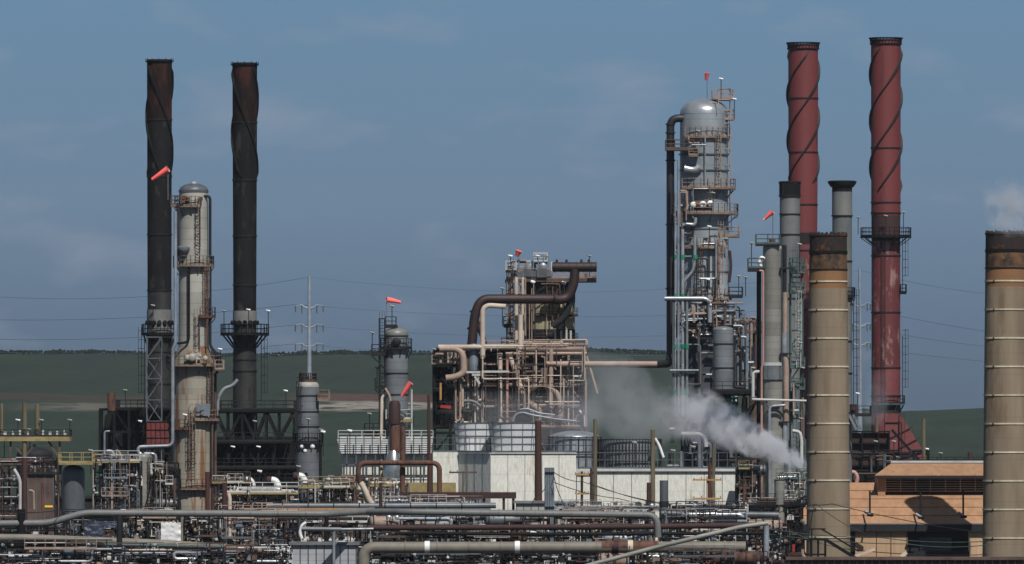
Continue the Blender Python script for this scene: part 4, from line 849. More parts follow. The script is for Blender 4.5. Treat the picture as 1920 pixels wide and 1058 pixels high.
# ======================= big column =======================
D_ = 1030; s_ = S(D_); x = X(1320, D_)
bc = thing('distillation_column', 'largest silver grey column with many decks, centre right', 'column', (x, D_, 0))
MB().lathe(x, D_, [(45*s_, Z(400, D_)), (45*s_, Z(212, D_))], 52).build('upper_shell', 'bigcol', bc)
MB().lathe(x, D_, [(45.3*s_, Z(214, D_))]+[(45*s_*math.cos(math.pi/2*i/10)+.001, Z(212-27*math.sin(math.pi/2*i/10), D_)) for i in range(11)], 52).build('domed_head', 'silver', bc)
MB().lathe(x, D_, [(46.5*s_, Z(600, D_)), (46*s_, Z(400, D_))], 52).build('middle_shell', 'bigcol', bc)
MB().lathe(X(1324, D_), D_, [(44*s_, 0), (46*s_, Z(600, D_))], 52).build('lower_shell', mat('shade_darkened_jacket', (86, 94, 104), (64, 72, 82), scale=.4, rough=.5, metal=.3, seam=1.4, panel=1.4, rust=.3, rustc=(50, 54, 60), streak=2), bc)  # shadow on the lower column is put into this darker jacket colour
for y in (290, 320, 430, 510, 640, 700): MB().ring(x, D_, Z(y+1.2, D_), Z(y-1, D_), 44*s_, 46.6*s_+.06, 44).build('stiffener_ring', 'galvdark', bc)
for (y, a0, a1, ro) in ((257, 225, 350, 52), (353, 225, 390, 60), (400, 170, 380, 65), (464, 190, 320, 58), (560, 200, 340, 55), (608, 150, 400, 62)):
    round_platform(bc, x, D_, Z(y, D_), 45*s_, ro*s_, a0, a1, dm='rustdeck' if y < 600 else 'brown', rm='tansteel' if y < 600 else 'dark', thick=.22)
box_platform(bc, X(1247, D_), X(1300, D_), D_-3.6, D_-1, Z(281, D_), 'brown', 'brown'); box_platform(bc, X(1290, D_), X(1308, D_), D_-4.2, D_-3, Z(293, D_), 'rustdeck', 'rustdeck', h=.8)
box_platform(bc, X(1358, D_), X(1386, D_), D_-2, D_+1, Z(443, D_), 'rustdeck', 'tansteel'); box_platform(bc, X(1366, D_), X(1392, D_), D_-2, D_+1, Z(556, D_), 'dark', 'dark')
ladder(bc, X(1350, D_), D_-3.5, Z(560, D_), Z(430, D_), 1, 0, 'tan', True); ladder(bc, X(1343, D_), D_-2.9, Z(600, D_), Z(464, D_), 1, 0, 'tansteel', True); ladder(bc, X(1371, D_), D_, Z(443, D_), Z(400, D_), 0, 1, 'tansteel', True)
ladder(bc, X(1346, D_), D_-2.8, Z(350, D_), Z(257, D_), 1, 0, 'tansteel', True); ladder(bc, X(1330, D_), D_-3.2, Z(398, D_), Z(353, D_), 1, 0, 'tansteel', True); ladder(bc, X(1312, D_), D_-3.4, Z(560, D_), Z(464, D_), 1, 0, 'brown', True)
fill_pipes(bc, X(1290, D_), X(1365, D_), Z(398, D_), Z(257, D_), D_-4.0, D_-3.2, 5, ['tansteel', 'galv', 'dark', 'silver'], rng, (.04, .12), name='conduit', vert=.7)
fill_pipes(bc, X(1276, D_), X(1364, D_), Z(560, D_), Z(400, D_), D_-4.2, D_-3.3, 9, ['tansteel', 'galv', 'dark', 'silver', 'galv'], rng, (.04, .14), name='conduit', vert=.7)
m = frame_mb(X(1347, D_), X(1369, D_), D_-1.5, D_+1.5, [Z(y, D_) for y in (400, 370, 340, 310, 280, 255, 232, 208, 188, 168)], 1, 1, .1, False); m.build('scaffold', 'tansteel', bc)
box_platform(bc, X(1335, D_), X(1375, D_), D_-1.5, D_+1.5, Z(186, D_), 'tansteel', 'tansteel', .1, name='scaffold_deck'); box_platform(bc, X(1352, D_), X(1376, D_), D_-1.5, D_+1.5, Z(224, D_), 'tansteel', 'tansteel', .1, name='scaffold_deck')
MB().path([P(1290, 222, D_-1), P(1257, 222, D_-1), P(1257, 682, D_-1), P(1232, 683, D_-6), P(1180, 683, FD-5+6)], .48, 1.5, 20, seg=8).build('overhead_line', mat('dark_vapour_pipe', (52, 50, 56), (36, 36, 42), scale=.5, rough=.5, streak=4), bc)
m = MB()
for y in (232, 248, 262, 300, 420, 540): m.path([P(1257, y, D_-1), P(1257, y+2.5, D_-1)], .6, n=18)
m.build('flange', 'dark', bc)
for (px, ya, yb, r, mm) in ((1266, 360, 770, .1, 'silver'), (1272, 300, 775, .15, 'silver'), (1280, 430, 780, .2, 'silver'), (1288, 560, 790, .17, 'galv'), (1262, 560, 760, .12, 'galvdark')):
    ppipe(bc, [(px, ya), (px, yb)], r, mm, D_-4.5)
    for y in (482, 555, 650, 735):
        if ya < y < yb and px in (1266, 1280, 1288): MB().tube(P(px, y+4, D_-4.5), P(px, y-4, D_-4.5), r+.07).build('green_marker', 'green', bc)
ppipe(bc, [(1303, 440), (1303, 485), (1300, 508), (1289, 520), (1281, 530), (1280, 545)], .2, 'silver', D_-4, .7); MB().tube(P(1303, 486, D_-4), P(1303, 478, D_-4), .29).build('green_marker', 'green', bc)
ppipe(bc, [(1246, 560), (1322, 560), (1331, 566), (1331, 605)], .28, 'silver', D_-4.6, .6); ppipe(bc, [(1276, 425), (1284, 420), (1304, 422), (1304, 408)], .22, 'silver', D_-3.8, .5)
ppipe(bc, [(1256, 695), (1310, 695)], .16, 'galv', D_-5); ppipe(bc, [(1283, 316), (1300, 320), (1312, 314)], .5, 'silver', D_-3, .8)
MB().tube(P(1330, 384, 1026.6), P(1300, 384, 1026.8), .5).build('rusty_insulation', 'rustlight', bc)
for (a, b_, r) in ((1300, 384, .38), (1318, 384, .45), (1332, 382, .4)): MB().hcyl(P(a, b_, D_-3.2), P(a, b_, D_-3.8), r, 14).build('manway', 'white', bc)
MB().path([P(1368, 470, D_-1), P(1371, 500, D_-1), P(1367, 530, D_-1)], .18, 1, 10).build('red_hose', 'rustred', bc)
fill_pipes(bc, X(1268, D_), X(1395, D_), Z(635, D_), Z(570, D_), D_-4.5, D_-3.4, 34, ['tansteel', 'galv', 'brown', 'dark', 'silver'], rng, (.07, .2))
fill_pipes(bc, X(1262, D_), X(1300, D_), Z(440, D_), Z(360, D_), D_-4.4, D_-3.2, 10, ['tansteel', 'galv', 'brown'], rng, (.07, .16))
fill_pipes(bc, X(1270, D_), X(1380, D_), Z(760, D_), Z(610, D_), D_-4.6, D_-3.4, 26, ['galvdark', 'dark', 'galv', 'brown'], rng, (.08, .2))
valves(bc, 26, X(1265, D_), X(1395, D_), Z(640, D_), Z(565, D_), D_-4.6, rng, ('tansteel', 'galv', 'white', 'rustlight'))
for i, (a, b_, c) in enumerate(((1309, 246, 257), (1337, 362, 398), (1330, 425, 462), (1385, 518, 556), (1398, 520, 556), (1352, 148, 186), (1377, 186, 224), (1327, 524, 560))):
    flood(a, b_, D_-4, c, 'floodlight on the largest column, '+['on its highest ring platform', 'just above its widest deck', 'above the deck below its widest deck', 'right side platform, left of two', 'right side platform, right of two', 'over the scaffold top', 'right edge of the scaffold', 'front of the deck above the horizontal silver pipe'][i], dy=0)
windsock(1326, 137, 1029, 186, .9, 262, 'red windsock on the domed top of the largest column', 0, r0=.32)
# attached side vessel and frame
D2 = 1014; s2_ = S(D2)
v = vessel('bluish grey vessel standing against the right side of the largest column', 1356, D2, 612, 1060, 19, 'insul', 6, rings=(645, 690))
box_platform(v, X(1334, D2), X(1432, D2), D2-2.5, D2+3, Z(733, D2), 'black', 'dark', .4, brackets=X(1350, D2)); fill_pipes(v, X(1375, D2), X(1420, D2), Z(735, D2), Z(600, D2), D2-1, D2+3, 22, ['dark', 'brown', 'galv', 'tansteel'], rng, (.08, .2))
m = frame_mb(X(1335, D2), X(1425, D2), D2-2, D2+4, [0]+[Z(y, D2) for y in (920, 860, 800, 740)], 3, 1, .26, True, rng); m.build('steel_frame', 'black', v)
fill_pipes(v, X(1335, D2), X(1425, D2), Z(900, D2), Z(745, D2), D2-1.5, D2+3, 30, ['black', 'dark', 'brown', 'galvdark'], rng, (.1, .25)); valves(v, 14, X(1340, D2), X(1420, D2), Z(800, D2), Z(735, D2), D2-2.4, rng)
v = vessel('small brown grey vessel between the largest column and the right hand slim column', 1413, 1035, 600, 1060, 8.5, 'brown', 4, rings=(640, 670)); box_platform(v, X(1385, 1035), X(1430, 1035), 1032, 1036, Z(622, 1035), 'brown', 'brown'); fill_pipes(v, X(1380, 1035), X(1426, 1035), Z(622, 1035), Z(596, 1035), 1032, 1035, 14, ['brown', 'tansteel', 'dark', 'galv'], rng, (.08, .2))
m = MB(); m.hcyl(P(1310, 800, 1010), P(1375, 800, 1010), 1.2, 18)
ud = thing('surge_drum', 'dark horizontal drum half hidden in the steam', 'drum', P(1340, 830, 1010)); m.build('shell', 'galvdark', ud)
ppipe(ud, [(1278, 814), (1312, 814), (1322, 822), (1324, 838)], .28, 'offwhite', 1003, .8); 
fill_pipes(ud, X(1250, 1005), X(1340, 1005), Z(880, 1005), Z(790, 1005), 1002, 1008, 26, ['galvdark', 'dark', 'galv'], rng, (.1, .25), vert=.8)

# ======================= slim column right, with teal frame =======================
D_ = 960; s_ = S(D_); x = X(1448, D_)
v = vessel('slim pale grey column with a bright metal band, left of the banded chimney', 1448, D_, 457, 1080, 17.5, 'insul2', 8, 'column', 'distillation_column', headm='cream')
MB().lathe(X(1450, D_), D_, [(26*s_, 0), (21*s_, Z(830, D_)), (18.5*s_, Z(716, D_))], 40).build('lower_shell', 'insul2', v)
MB().ring(x, D_, Z(712, D_), Z(686, D_), 17*s_, 19*s_, 40).build('bright_band', 'shiny', v)
MB().ring(x, D_, Z(686, D_), Z(680, D_), 17*s_, 20*s_, 40).build('stiffener_ring', 'offwhite', v); MB().ring(x, D_, Z(714, D_), Z(712, D_), 17*s_, 19.6*s_, 40).build('stiffener_ring', 'dark', v)
box_platform(v, X(1417, D_), X(1462, D_), D_-1.3, D_+1.3, Z(458, D_), 'dark', 'teal'); box_platform(v, X(1402, D_), X(1432, D_), D_-1.5, D_+1, Z(503, D_), 'dark', 'teal', .4)
ppipe(v, [(1423, 508), (1423, 960)], .27, 'black', D_, 0); ppipe(v, [(1424, 508), (1431, 508), (1431, 680), (1428, 690), (1428, 960)], .13, 'pink', D_-1.6, .4); ppipe(v, [(1427, 500), (1423, 490), (1428, 482), (1433, 486)], .2, 'white', D_-1.2, .4)
ppipe(v, [(1471, 460), (1471, 548)], .24, 'dark', D_-.8); ppipe(v, [(1472, 548), (1472, 624)], .28, 'tan', D_-.8); ppipe(v, [(1471, 624), (1471, 662)], .3, 'silver', D_-.8); ppipe(v, [(1470, 662), (1474, 680), (1474, 790)], .32, 'tan', D_-.8); ppipe(v, [(1472, 790), (1472, 850), (1480, 870), (1480, 900)], .3, 'silver', D_-.8)
m = MB()
for (y, a, b_) in ((502, 1462, 1490), (662, 1462, 1484), (790, 1460, 1486)): m.b2((X(a, D_), D_-1.3, Z(y+3, D_)), (X(b_, D_), D_+.2, Z(y, D_)))
m.build('bracket', 'dark', v)
ppipe(v, [(1412, 745), (1412, 698), (1424, 697)], .18, 'offwhite', D_-1.8, .6); ppipe(v, [(1410, 749), (1512, 752)], .14, 'offwhite', D_-2); ppipe(v, [(1443, 940), (1443, 762), (1472, 760)], .16, 'silver', D_-2, .5)
ppipe(v, [(1434, 742), (1440, 765), (1462, 765)], .12, 'galvdark', D_-1.8, .4)
m = MB(); m.tube(P(1448, 457, D_), P(1448, 448, D_), .35); m.build('head_nozzle', 'rustlight', v)
tfm = thing('access_tower', 'teal green steel access tower beside the slim pale column', 'tower', (X(1494, 985), 985, 0))
m = frame_mb(X(1482, 985), X(1504, 985), 983, 987, [0]+[Z(y, 985) for y in (940, 900, 860, 820, 785, 750, 715, 680, 650, 620, 590, 560, 520, 484)], 1, 1, .14, True, rng, diag=.08); m.build('steel_frame', 'teal', tfm)
for y in (510, 548, 688, 728, 775, 845): box_platform(tfm, X(1480, 985), X(1508, 985), 982.5, 987, Z(y, 985), 'teal', 'teal', .2)
ladder(tfm, X(1496, 985), 982.3, Z(690, 985), Z(560, 985), 1, 0, 'offwhite'); ladder(tfm, X(1489, 985), 982.3, Z(560, 985), Z(484, 985), 1, 0, 'teal')
fill_pipes(tfm, X(1480, 985), X(1508, 985), Z(930, 985), Z(720, 985), 981.5, 983, 22, ['teal', 'galv', 'tan', 'dark', 'offwhite'], rng, (.07, .16), vert=.7)
ppipe(tfm, [(1486, 808), (1500, 810), (1503, 825), (1503, 870)], .2, 'offwhite', 978, .7); ppipe(tfm, [(1470, 920), (1480, 915), (1486, 905), (1512, 903)], .28, 'pink', 972, .8)
windsock(1449, 397, D_, 448, 1.25, 222, 'red windsock with a white tail above the slim pale column', 0, True, r0=.3)
for i, (a, b_, c) in enumerate(((1499, 458, 510), (1409, 456, 503), (1500, 643, 688), (1505, 690, 728), (1502, 785, 830), (1412, 690, 745))):
    flood(a, b_, 981, c, 'floodlight on the teal access tower, '+['highest', '', 'second from the top', 'third from the top', 'lowest'][i] if i not in (1, 5) else ['', 'floodlight at the left of the slim pale column top', '', '', '', 'floodlight at the left of the slim pale column bright band'][i])
# white steam jet pipe
# ======================= furnace box right =======================
fb = thing('furnace_box', 'low dark rusty furnace casing at the foot of the red smokestacks', 'furnace', (X(1630, 1100), 1100, 0))
MB().b2((X(1560, 1100), 1102, 0), (X(1668, 1100), 1112, Z(812, 1100))).build('casing', 'rustred', fb)
m = MB()
for y in (808, 830, 872): m.b2((X(1558, 1100), 1101.4, Z(y+3, 1100)), (X(1670, 1100), 1102, Z(y, 1100)))
for a in (1570, 1592, 1616, 1646, 1667): m.b2((X(a, 1100), 1101, Z(1000, 1100)), (X(a+2.5, 1100), 1101.8, Z(811, 1100)))
m.build('stiffener', 'black', fb)
m = MB(); m.b2((X(1480, 1098), 1094, 0), (X(1745, 1098), 1100.5, Z(885, 1098))); m.build('lower_casing', 'black', fb)
fill_pipes(fb, X(1590, 1092), X(1740, 1092), Z(900, 1092), Z(845, 1092), 1090, 1093, 26, ['black', 'dark', 'brown', 'galvdark'], rng, (.1, .25))
ppipe(fb, [(1590, 905), (1590, 888), (1602, 884), (1608, 896), (1606, 905)], .28, 'pink', 1085, .8)
MB().tube(P(1644, 784, 1095), P(1644, 810, 1095), .22).build('timber_post', 'wood', fb)
for i, (a, b_, c) in enumerate(((1642, 828, 860), (1676, 828, 860), (1684, 858, 872), (1764, 850, 872), (1738, 842, 868))): flood(a, b_, 1090, c, 'floodlight behind the orange roof, '+['in front of the dark furnace box', 'against the red sloping duct', 'low by the red duct', 'rightmost, against the green hill', 'beside the timber pole'][i], 1.4 if i < 2 else 1)

# ======================= orange roofed building =======================
BD = 915
ob = thing('industrial_shed', 'shed with an orange roof, raised louvred ridge vent and tan walls', 'building', (X(1660, BD), BD, 0))
def roofz(y, D): return Z(y, D)
De, Dr = 900, 912       # eaves and ridge distance
xl, xr = X(1500, De), X(1845, De)
ze = Z(983, De); zr = Z(905, Dr)
m = MB(); n = 1
A = [(X(1484, De), De, ze), (X(1845, De), De, ze), (X(1852, Dr), Dr, zr), (X(1545, Dr), Dr, zr)]
m.add(A+[(p[0], p[1], p[2]-.22) for p in A], [(0, 1, 2, 3), (7, 6, 5, 4), (0, 4, 5, 1), (1, 5, 6, 2), (2, 6, 7, 3), (3, 7, 4, 0)]); m.build('roof', 'orange', ob)
m = MB(); Bk = [(X(1545, Dr), Dr, zr), (X(1852, Dr), Dr, zr), (X(1845, De)+.5, 924, ze), (X(1484, De), 924, ze)]; m.add(Bk+[(p[0], p[1], p[2]-.22) for p in Bk], [(0, 1, 2, 3), (7, 6, 5, 4), (0, 4, 5, 1), (1, 5, 6, 2), (2, 6, 7, 3), (3, 7, 4, 0)]); m.build('rear_roof', 'orange', ob)
m = MB()
for k in (.2, .4, .6, .8):
    y = De+(Dr-De)*k; z = ze+(zr-ze)*k+.02; m.b2((X(1484+61*k, De), y-.04, z-.02), (X(1846, De), y+.04, z+.03))
m.build('roof_seam', 'rustlight', ob)
MB().b2((X(1484, De), De-.25, ze-.75), (X(1846, De), De-.02, ze-.02)).build('fascia', 'darkwall', ob)
MB().b2((X(1484, De), De-.3, ze-.03), (X(1846, De), De-.26, ze+.09)).build('gutter', 'galv', ob)
wy = De+.3
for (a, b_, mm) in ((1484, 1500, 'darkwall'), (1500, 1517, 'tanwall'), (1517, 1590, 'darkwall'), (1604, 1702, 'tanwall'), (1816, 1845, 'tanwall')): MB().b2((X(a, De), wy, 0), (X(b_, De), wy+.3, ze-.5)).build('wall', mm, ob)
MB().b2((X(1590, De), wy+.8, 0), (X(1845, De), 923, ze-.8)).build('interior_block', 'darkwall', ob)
m = MB(); 
for a in (1643, 1670, 1700): m.b2((X(a, De), wy-.07, 0), (X(a+1.6, De), wy-.005, ze-.76))
m.build('wall_seam', 'rustlight', ob)
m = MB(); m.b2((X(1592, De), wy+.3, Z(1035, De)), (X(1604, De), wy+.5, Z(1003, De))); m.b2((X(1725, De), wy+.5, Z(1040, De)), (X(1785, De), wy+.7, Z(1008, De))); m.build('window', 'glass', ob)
m = MB()
for i in range(60):
    q_ = 1606+i*1.6
    if q_ < 1700: m.b2((X(q_, De), wy-.035, 0), (X(q_+.7, De), wy-.003, ze-.77))
m.build('cladding_rib', 'tanwall', ob)
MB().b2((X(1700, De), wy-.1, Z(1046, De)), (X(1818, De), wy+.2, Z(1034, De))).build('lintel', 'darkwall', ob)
# ridge monitor
Dm = 908; m = MB(); zb = Z(921, Dm); zt = Z(893, Dm); zp = Z(869, 914)
m.b2((X(1646, Dm), Dm, zb-1.5), (X(1660, Dm), Dm+8, zt)); m.build('monitor_end', 'orange', ob)
MB().b2((X(1660, Dm), Dm+.6, zb-1.5), (X(1856, Dm), Dm+8, zt)).build('monitor_core', 'darkwall', ob)
m = MB()
for i in range(6): m.box(((X(1660, Dm)+X(1856, Dm))/2, Dm+.2, zt-.3-i*.26), (X(1856, Dm)-X(1660, Dm), .04, .07), ax=Matrix.Rotation(R(-35), 3, 'X'))
for i in range(7): m.b2((X(1660+i*28, Dm), Dm-.02, zb), (X(1661.5+i*28, Dm), Dm+.1, zt))
m.build('louvre', 'tanwall', ob)
m = MB(); A = [(X(1640, Dm), Dm-1, Z(891, Dm-1)), (X(1860, Dm), Dm-1, Z(891, Dm-1)), (X(1862, 914), 913.5, zp), (X(1670, 914), 913.5, zp)]
m.add(A+[(p[0], p[1], p[2]-.2) for p in A], [(0, 1, 2, 3), (7, 6, 5, 4), (0, 4, 5, 1), (1, 5, 6, 2), (2, 6, 7, 3), (3, 7, 4, 0)]); m.build('monitor_roof', 'orange', ob)
MB().b2((X(1640, Dm), Dm-1.1, Z(897, Dm)), (X(1860, Dm), Dm-.95, Z(892, Dm))).build('monitor_fascia', 'darkwall', ob)
for i, (a, b_) in enumerate(((1631, 965), (1726, 970), (1806, 968))):
    t = thing('roof_lamp', 'dark gooseneck lamp on the orange roof, '+['left of three', 'middle of three, in the chimney shadow', 'right of three'][i], 'lamp', P(a, b_, 897), 'gooseneck lamps on the orange roof')
    MB().tube(P(a, 921, 901), P(a, b_, 898), .1, 8).build('arm', 'black', t); m = MB(); m.hcyl(P(a-9, b_-6, 897.6), P(a+4, b_+2, 897.6), .17, 10); m.build('lamp_head', 'galv', t); MB().hcyl(P(a-4, b_+1, 897.5), P(a+6, b_+1, 897.5), .14, 8).build('lamp_bracket', 'black', t)
# low flat roof behind the ridge
lf = thing('flat_roof_building', 'low pale flat roof edge with railing behind the orange ridge', 'building', (X(1760, 960), 960, 0)); MB().b2((X(1672, 960), 960, 0), (X(1862, 960), 975, Z(866, 960))).build('wall', 'darkwall', lf); MB().b2((X(1670, 960), 959.6, Z(868, 960)), (X(1864, 960), 975.4, Z(864, 960))).build('roof', 'offwhite', lf)
r = MB(); rail_pts(r, [P(1672, 866, 961), P(1860, 866, 961)], .5, 1); r.build('railing', 'black', lf)
solo(MB().cyl(X(1819, 961), 961, Z(868, 961), Z(849, 961), .28, 12, dome=.2), 'roof_vent', 'rustred', 'short dark red vent pipe on the flat roof behind the orange ridge', 'vent')
# ======================= poles =======================
def pole(px, D, yt, label, r=.15, m_='wood', arms=(), yb=1075, am='yellow', name='utility_pole', armw=13, lean=0, r2=None):
    b0 = P(px, yb, D); b0.z = max(0, b0.z) if yb < 1070 else 0; b0.x = X(px+lean, D)
    t = thing(name, label, 'pole', b0)
    MB().path([b0, P(px, yt, D)], r*1.1, n=10, r2=r2 or r*.85).build('pole', m_, t)
    for y in arms:
        m = MB(); a, b_ = P(px-armw, y, D, -.2), P(px+armw, y, D, -.2); m.beam(a, b_, .16, .18); c = m.build('crossarm', am, t)
        for k in (.04, .3, .7, .96):
            p = a.lerp(b_, k); MB().tube(p, p+Vector((0, 0, .28)), .06, 6, r2=.04).build('insulator', 'galv', c)
    return t
pole(804, 940, 740, 'slender dark pole left of the white fan stacks', .2, 'woodred'); pole(1009, 940, 790, 'thick dark red timber post in front of the cooling tower', .42, 'woodred')
pole(1116, 938, 786, 'weathered timber pole right of the cooling tower', .24, 'wood'); pole(1109, 942, 878, 'dark red stub pole behind the weathered timber pole', .2, 'woodred')
pole(1224, 938, 806, 'weathered timber pole in front of the caged tank right edge', .28, 'wood'); pole(1216, 941, 905, 'short dark leaning pole with a transformer bump beside a timber pole', .25, 'woodred')
pole(1338, 938, 832, 'weathered timber pole near the right end of the cream wall', .2, 'wood'); pole(1331, 941, 868, 'dark post with a capped top beside a timber pole', .25, 'woodred')
pole(1732, 1080, 785, 'tall bare timber pole against the green hill', .26, 'wood', yb=1000)
pole(868, 930, 884, 'thin pole with one brown crossarm in front of the shaded cooling tower face', .07, 'brown', (886,), am='brown', armw=26)
pole(1091, 925, 884, 'utility pole with two yellow crossarms right of the ribbed grey column', .16, 'woodred', (890, 926)); pole(1326, 925, 893, 'utility pole with two yellow crossarms in front of the cream wall', .1, 'tan', (900, 935), armw=27)
pole(1395, 820, 907, 'rusty orange post right of the cream wall', .13, 'rustlight'); pole(1402, 818, 945, 'thin white pipe post beside the rusty orange post', .09, 'offwhite')
pole(714, 800, 905, 'dark brown post crossing the long grey pipe left of centre', .2, 'woodred', r2=.16); pole(612, 770, 962, 'dark thick post under the long grey pipe', .24, 'black')
pole(806, 940, 850, 'second dark post in front of the ochre louvre panel', .28, 'woodred')
pole(46, 800, 858, 'grey brown timber pole with a forked brace at the far left', .3, 'woodred'); pole(40, 760, 955, 'dark stub post at the far left in front of the lowest pipes', .42, 'black')
pole(224, 745, 965, 'dark rust streaked post under the long grey pipe at the left', .28, 'dark')
m = MB(); 
br = thing('ribbed_column', 'ribbed galvanised steel column with cable clamps, front of the cooling tower', 'column', P(1030, 1058, 830))
m = MB()
for k in (-.35, -.12, .12, .35): m.tube(P(1030, 877, 830)+Vector((k, 0, 0)), Vector((X(1030, 830)+k, 830, 0)), .13, 8)
m.b2((X(1024, 830), 830.05, 0), (X(1037, 830), 830.3, Z(878, 830))); m.build('ribbed_shaft', 'galv', br)
m = MB()
for y in (885, 950, 990, 1003, 1030): m.b2((X(1021, 830), 829.75, Z(y+2, 830)), (X(1040, 830), 830.4, Z(y, 830)))
m.build('clamp', 'dark', br)
bt = thing('steel_pipe_stub', 'plain upright grey steel pipe stub in front of the cream wall', 'pipe', P(1245, 1058, 830)); MB().cyl(X(1245, 830), 830, 0, Z(901, 830), .42, 20).build('pipe', 'galvdark', bt)
m = MB(); m.ring(X(1245, 830), 830, Z(950, 830), Z(940, 830), .42, .47, 20); m.build('clamp', 'dark', bt)
v = thing('steel_pipe_stub', 'upright grey steel pipe stub between the slim column and the banded chimney', 'pipe', P(1462, 1058, 880)); MB().cyl(X(1462, 880), 880, 0, Z(902, 880), .5, 20).build('pipe', 'insul2', v); MB().ring(X(1462, 880), 880, Z(990, 880), Z(985, 880), .5, .58, 20).build('clamp', 'dark', v)

# power cables between poles
wl = [((1040, 887, 829), (1092, 903, 925), (1250, 945, 900), (1395, 948, 820)), ((1040, 905, 829), (1160, 935, 900), (1326, 960, 925), (1420, 965, 900)), ((1038, 890, 829), (1050, 930, 829.5), (1064, 955, 830)),
      ((1024, 912, 829), (1004, 930, 820), (990, 950, 815)), ((1105, 905, 940), (1240, 945, 935), (1380, 960, 930)), ((0, 957, 750), (120, 955, 760), (300, 945, 780)), ((1200, 975, 840), (1400, 965, 830), (1530, 945, 840), (1620, 1000, 838)),
      ((1430, 990, 800), (1650, 1008, 790), (1850, 1015, 780)), ((1430, 1000, 800), (1700, 1020, 790), (1850, 1022, 785)), ((1480, 940, 860), (1560, 945, 840), (1850, 1000, 830)), ((1480, 995, 800), (1590, 1030, 800), (1850, 1040, 790))]
nm = ['from the ribbed column over the yellow crossarms to the orange post', 'second lowest sagging over the cream wall', 'dropping steeply beside the ribbed column', 'left stay of the ribbed column', 'thin one low across the cream wall', 'at the far left just over the long grey pipe', 'crossing the foot of the left chimney', 'pale one across the shed wall', 'lower pale one across the shed wall', 'crossing the orange roof edge', 'lowest across the shed doors']
for pts, l_ in zip(wl, nm): cable([P(*p) for p in pts], .04, 'cable '+l_, 'wire' if 'pale' not in l_ else 'teal', .25)

# ======================= long foreground pipelines =======================
def pipeline(label, pts, r, m_, D, bend=1.0, flanges=(), bands=(), fm='dark', ribs=True, name='pipeline', n=20):
    q = [P(a[0], a[1], a[2] if len(a) > 2 else D) for a in pts]; xs = [p.x for p in q]
    t = thing(name, label, 'pipeline', (q[0].x, q[0].y, min(p.z for p in q)))
    MB().path(q, r, bend, n, seg=8).build('pipe', m_, t)
    for (fx, fy, mm) in bands:
        p = P(fx, fy, D); MB().path([p-Vector((.22, 0, 0)), p+Vector((.22, 0, 0))], r+.04, n=20).build('band', mm, t)
    m = MB()
    for (fx, fy) in flanges:
        p = P(fx, fy, D); m.path([p-Vector((.05, 0, 0)), p+Vector((.05, 0, 0))], r+.06, n=20)
    if flanges: m.build('joint', fm, t)
    return t
F = 760
pipeline('long matt grey pipeline across the lower left, dipping at its left end', [(-60, 983), (92, 981), (158, 962), (610, 964), (700, 958, 765)], .31, 'pipegrey', F, .8, [(k, 963) for k in range(210, 600, 52)], fm='pipegrey')
pipeline('long matt grey pipeline across the lower centre, ending in a downward elbow', [(690, 960, 764), (760, 960), (1232, 966), (1234, 1008)], .3, 'pipegrey', F, 1.1, [(k, 960+(k-760)*.0127) for k in range(800, 1220, 34)], bands=(), fm='pipegrey')
pipeline('thick warm grey pipeline along the bottom centre with white bands', [(682, 1100), (682, 1027), (1398, 1026)], .5, 'pipewarm', 740, 1.0, [(k, 1026) for k in range(760, 1380, 60)], bands=((801, 1026, 'white'), (970, 1026, 'white'), (1152, 1026, 'redblack')), fm='pipewarm')
pipeline('rusty section of pipe along the bottom right of centre', [(1128, 1025), (1235, 1025)], .52, 'rustlight', 740, .1, bands=((1155, 1025, 'rustred'), (1182, 1025, 'band')))
pipeline('thin pale pipe climbing diagonally to the right across the bottom', [(1060, 1072), (1240, 1024), (1390, 988), (1440, 981)], .2, 'insul2', 725, .8, fm='offwhite')
pipeline('warm grey pipeline at the bottom left, under the longest grey one', [(-60, 1008), (60, 1009), (300, 1019), (534, 1035)], .34, 'pipewarm', 750, .8, [(k, 1008+k*.03) for k in range(80, 300, 44)], fm='pipewarm')
pipeline('dark green pipeline low at the left', [(-60, 1026), (140, 1020), (420, 1026)], .12, 'teal', 745, .8)
pipeline('dark red brown beam pipe behind the lower centre pipes', [(690, 990), (1180, 988), (1420, 985)], .26, 'rustred', 775, .3)
pipeline('second dark pipe just under the dark red one', [(740, 1000), (1060, 1002), (1440, 1000)], .16, 'black', 772, .3)
pipeline('rust covered goalpost pipe left of the white fan stacks', [(690, 944), (684, 918), (672, 900), (672, 868), (824, 868), (824, 930)], .28, 'rustlight', 930, .9)
pipeline('rusty vertical pipe under the goalpost pipe, meeting the dark red beam', [(755, 800), (755, 922)], .3, 'rustlight', 931, .3)
pipeline('blue grey pipe run behind the grey pipeline, left of centre', [(500, 949), (700, 949), (930, 948)], .3, 'insul', 880, .3, [(k, 949) for k in range(530, 900, 48)], fm='black')
pipeline('pair topped silver pipe run right of the grey elbow', [(1240, 963), (1460, 966)], .3, 'galvdark', 800, .3, [(1300, 963), (1380, 965)])
pipeline('short silver upright pipe left of the rusty orange post', [(1437, 985), (1437, 1080)], .24, 'silver', 760, .3)
pipeline('silver upright elbow pipe at the bottom centre left', [(626, 1080), (626, 993), (700, 992)], .13, 'silver', 748, .5)
pipeline('blue grey short pipe right of the dark post, bottom left of centre', [(565, 992), (640, 993)], .2, 'insul', 748, .5)
bm_ = thing('steel_beam', 'heavy dark red steel beam below the goalpost pipe', 'beam', P(750, 926, 929)); MB().b2(P(750, 935, 929), P(968, 923, 930)).build('beam', 'rustred', bm_)
m = MB(); 
for a in (757, 905, 942, 960): m.b2((X(a, 929), 929.2, 0), (X(a+5, 929), 929.7, Z(935, 929)))
m.build('support_post', 'rustred', bm_)

